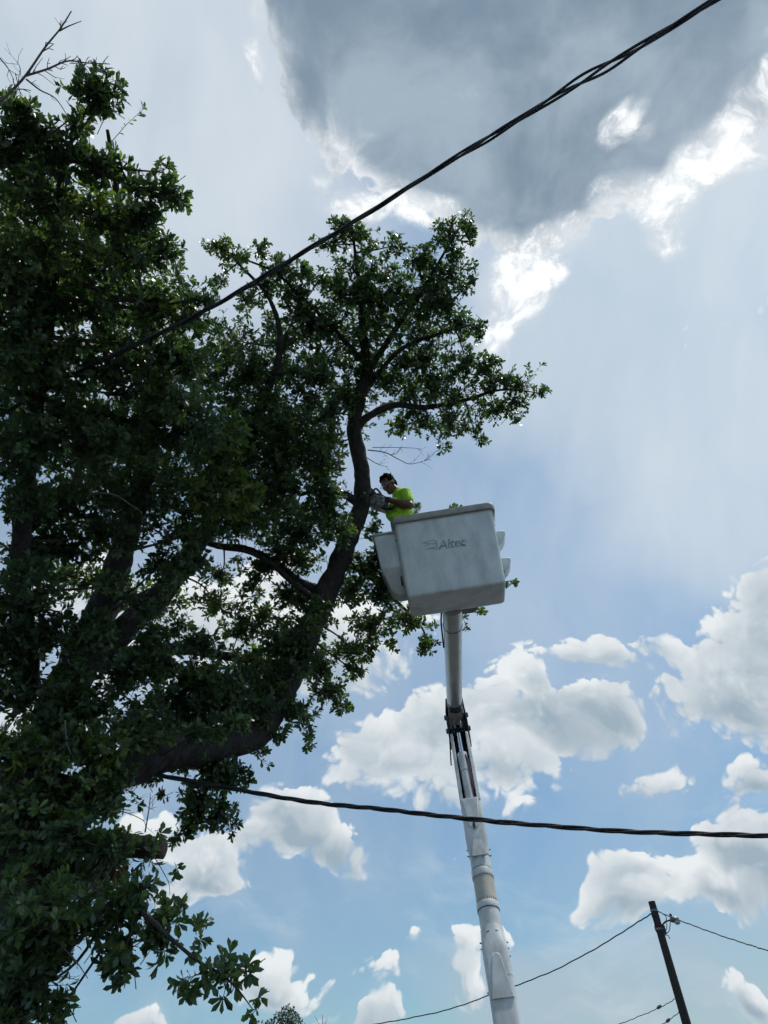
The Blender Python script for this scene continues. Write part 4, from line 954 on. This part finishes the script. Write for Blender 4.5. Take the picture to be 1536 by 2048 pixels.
# cut the hair back from the face
ho = fuse(hr, 'hair', M_HAIR, person, .007, 2); bm = bmesh.new(); bm.from_mesh(ho.data)
bad = []
for v in bm.verts:
    l = HM.transposed() @ (v.co-head_c)
    if l.x > .045 and l.z < .075: bad.append(v)
    elif l.x > .012 and l.z < .010: bad.append(v)
    elif l.z < -.075: bad.append(v)
bmesh.ops.delete(bm, geom=bad, context='VERTS'); bm.to_mesh(ho.data); bm.free(); ho['label'] = 'short tousled dark hair'
gs = MB()
for s_ in (-1, 1):
    gs.tube([HP_(.100, s_*.062, .004), HP_(.05, s_*.080, .006), HP_(-.015, s_*.086, .012)], .0035, 6)
    gs.tube([HP_(.107+.0*k, s_*.034+.026*math.cos(a), -.004+.017*math.sin(a)) for k, a in enumerate(np.linspace(0, 2*math.pi, 17))], .0028, 6)
gs.tube([HP_(.107, -.010, 0), HP_(.110, 0, .003), HP_(.107, .010, 0)], .003, 6)
go_ = gs.build('glasses', M_FRAME, person, True); go_['label'] = 'safety glasses with pale temples'
for s_ in (-1, 1):
    ey = MB(); ey.ball(HP_(.079, s_*.034, -.002), .012, 10, 8); ey.build('eye', simple('eye', (.25, .22, .2), .2), person, True)
for o in bpy.data.objects:
    if o.parent is person: o.matrix_parent_inverse = person.matrix_basis.inverted()

# chainsaw
saw = thing('chainsaw', 'black and pale chainsaw held by the worker against the limb', 'chainsaw', tuple(sawc))
bdir = (Vector(at(706, 1000, 9.25))-sawc).normalized(); su_ = Vector((0, 0, 1)); su_ = (su_-bdir*su_.dot(bdir)).normalized(); ss_ = su_.cross(bdir)
SM = Matrix((bdir, ss_, su_)).transposed()
def SP(x, y, z): return sawc+SM @ Vector((x, y, z))
M_SAW = simple('saw_black_plastic', (.02, .021, .023), .4, 0, .2, 30); M_SAWW = simple('saw_pale_casing', (.22, .215, .20), .5, 0, .8, 30); M_BAR = simple('guide_bar', (.35, .35, .34), .35, .8, .2, 20)
q = MB(); q.loft([[SP(x, y*w, z*h+zo) for y, z in ((-1, -.8), (-.8, -1), (.8, -1), (1, -.8), (1, .8), (.75, 1), (-.75, 1), (-1, .8))] for x, w, h, zo in ((-.13, .055, .05, 0), (-.10, .075, .075, 0), (.02, .08, .085, .005), (.09, .075, .07, 0), (.12, .05, .045, -.005))]); engine = bevel(q.build('engine_casing', M_SAWW, saw), .008)
q = MB(); q.loft([[SP(x, y*w, z) for y, z in ((-1, .05), (1, .05), (1, .11-abs(x)*.2), (-1, .11-abs(x)*.2))] for x, w in ((-.11, .06), (0, .072), (.10, .055))]); bevel(q.build('top_cover', M_SAW, saw), .012)
q = MB(); q.tube(smooth_path([tuple(SP(*p)) for p in ((.055, -.10, -.05), (.055, -.115, .06), (.065, -.09, .155), (.07, 0, .175), (.065, .085, .15), (.06, .095, .04))], 6), .0125, 10); q.build('front_handle', M_SAW, saw, True)
q = MB(); q.tube(smooth_path([tuple(SP(*p)) for p in ((-.11, 0, .06), (-.20, 0, .065), (-.27, 0, .02), (-.26, 0, -.05), (-.18, 0, -.07), (-.10, 0, -.06))], 6), .0165, 10); q.build('rear_handle', M_SAW, saw, True)
q = MB(); q.loft([[SP(.115+t*.02, y, z) for y, z in ((-.08, .06+t*.10), (.08, .06+t*.10), (.075, .075+t*.10), (-.075, .075+t*.10))] for t in (0, .5, 1)]); bevel(q.build('hand_guard', M_SAW, saw), .006)
q = MB(); q.tube([SP(-.02, -.078, -.005), SP(-.02, -.092, -.005)], .048, 18); q.build('starter_cover', M_SAW, saw, True)
for k in range(5):
    q = MB(); a = 2*math.pi*k/5; q.tube([SP(-.02+.012*math.cos(a), -.094, -.005+.012*math.sin(a)), SP(-.02+.04*math.cos(a), -.094, -.005+.04*math.sin(a))], .004, 5); q.build('starter_fin', M_GREY, saw)
q = MB(); prof = [(.10, -.035), (.44, -.030)]+[(.44+.030*math.cos(a), .030*math.sin(a)) for a in np.linspace(-1.4, 1.4, 9)]+[(.44, .030), (.10, .035)]
nP = len(prof); q.add([SP(x, .040, z) for x, z in prof]+[SP(x, .046, z) for x, z in prof], [tuple(range(nP)), tuple(reversed(range(nP, 2*nP)))]+[(k, (k+1) % nP, (k+1) % nP+nP, k+nP) for k in range(nP)]); bar = q.build('guide_bar', M_BAR, saw)
q = MB(); q.tube([SP(x*1.01, .043, z*1.12) for x, z in prof], .005, 5); q.build('chain', M_DARK, bar)
for o in bpy.data.objects:
    if o.parent is saw: o.matrix_parent_inverse = saw.matrix_basis.inverted()
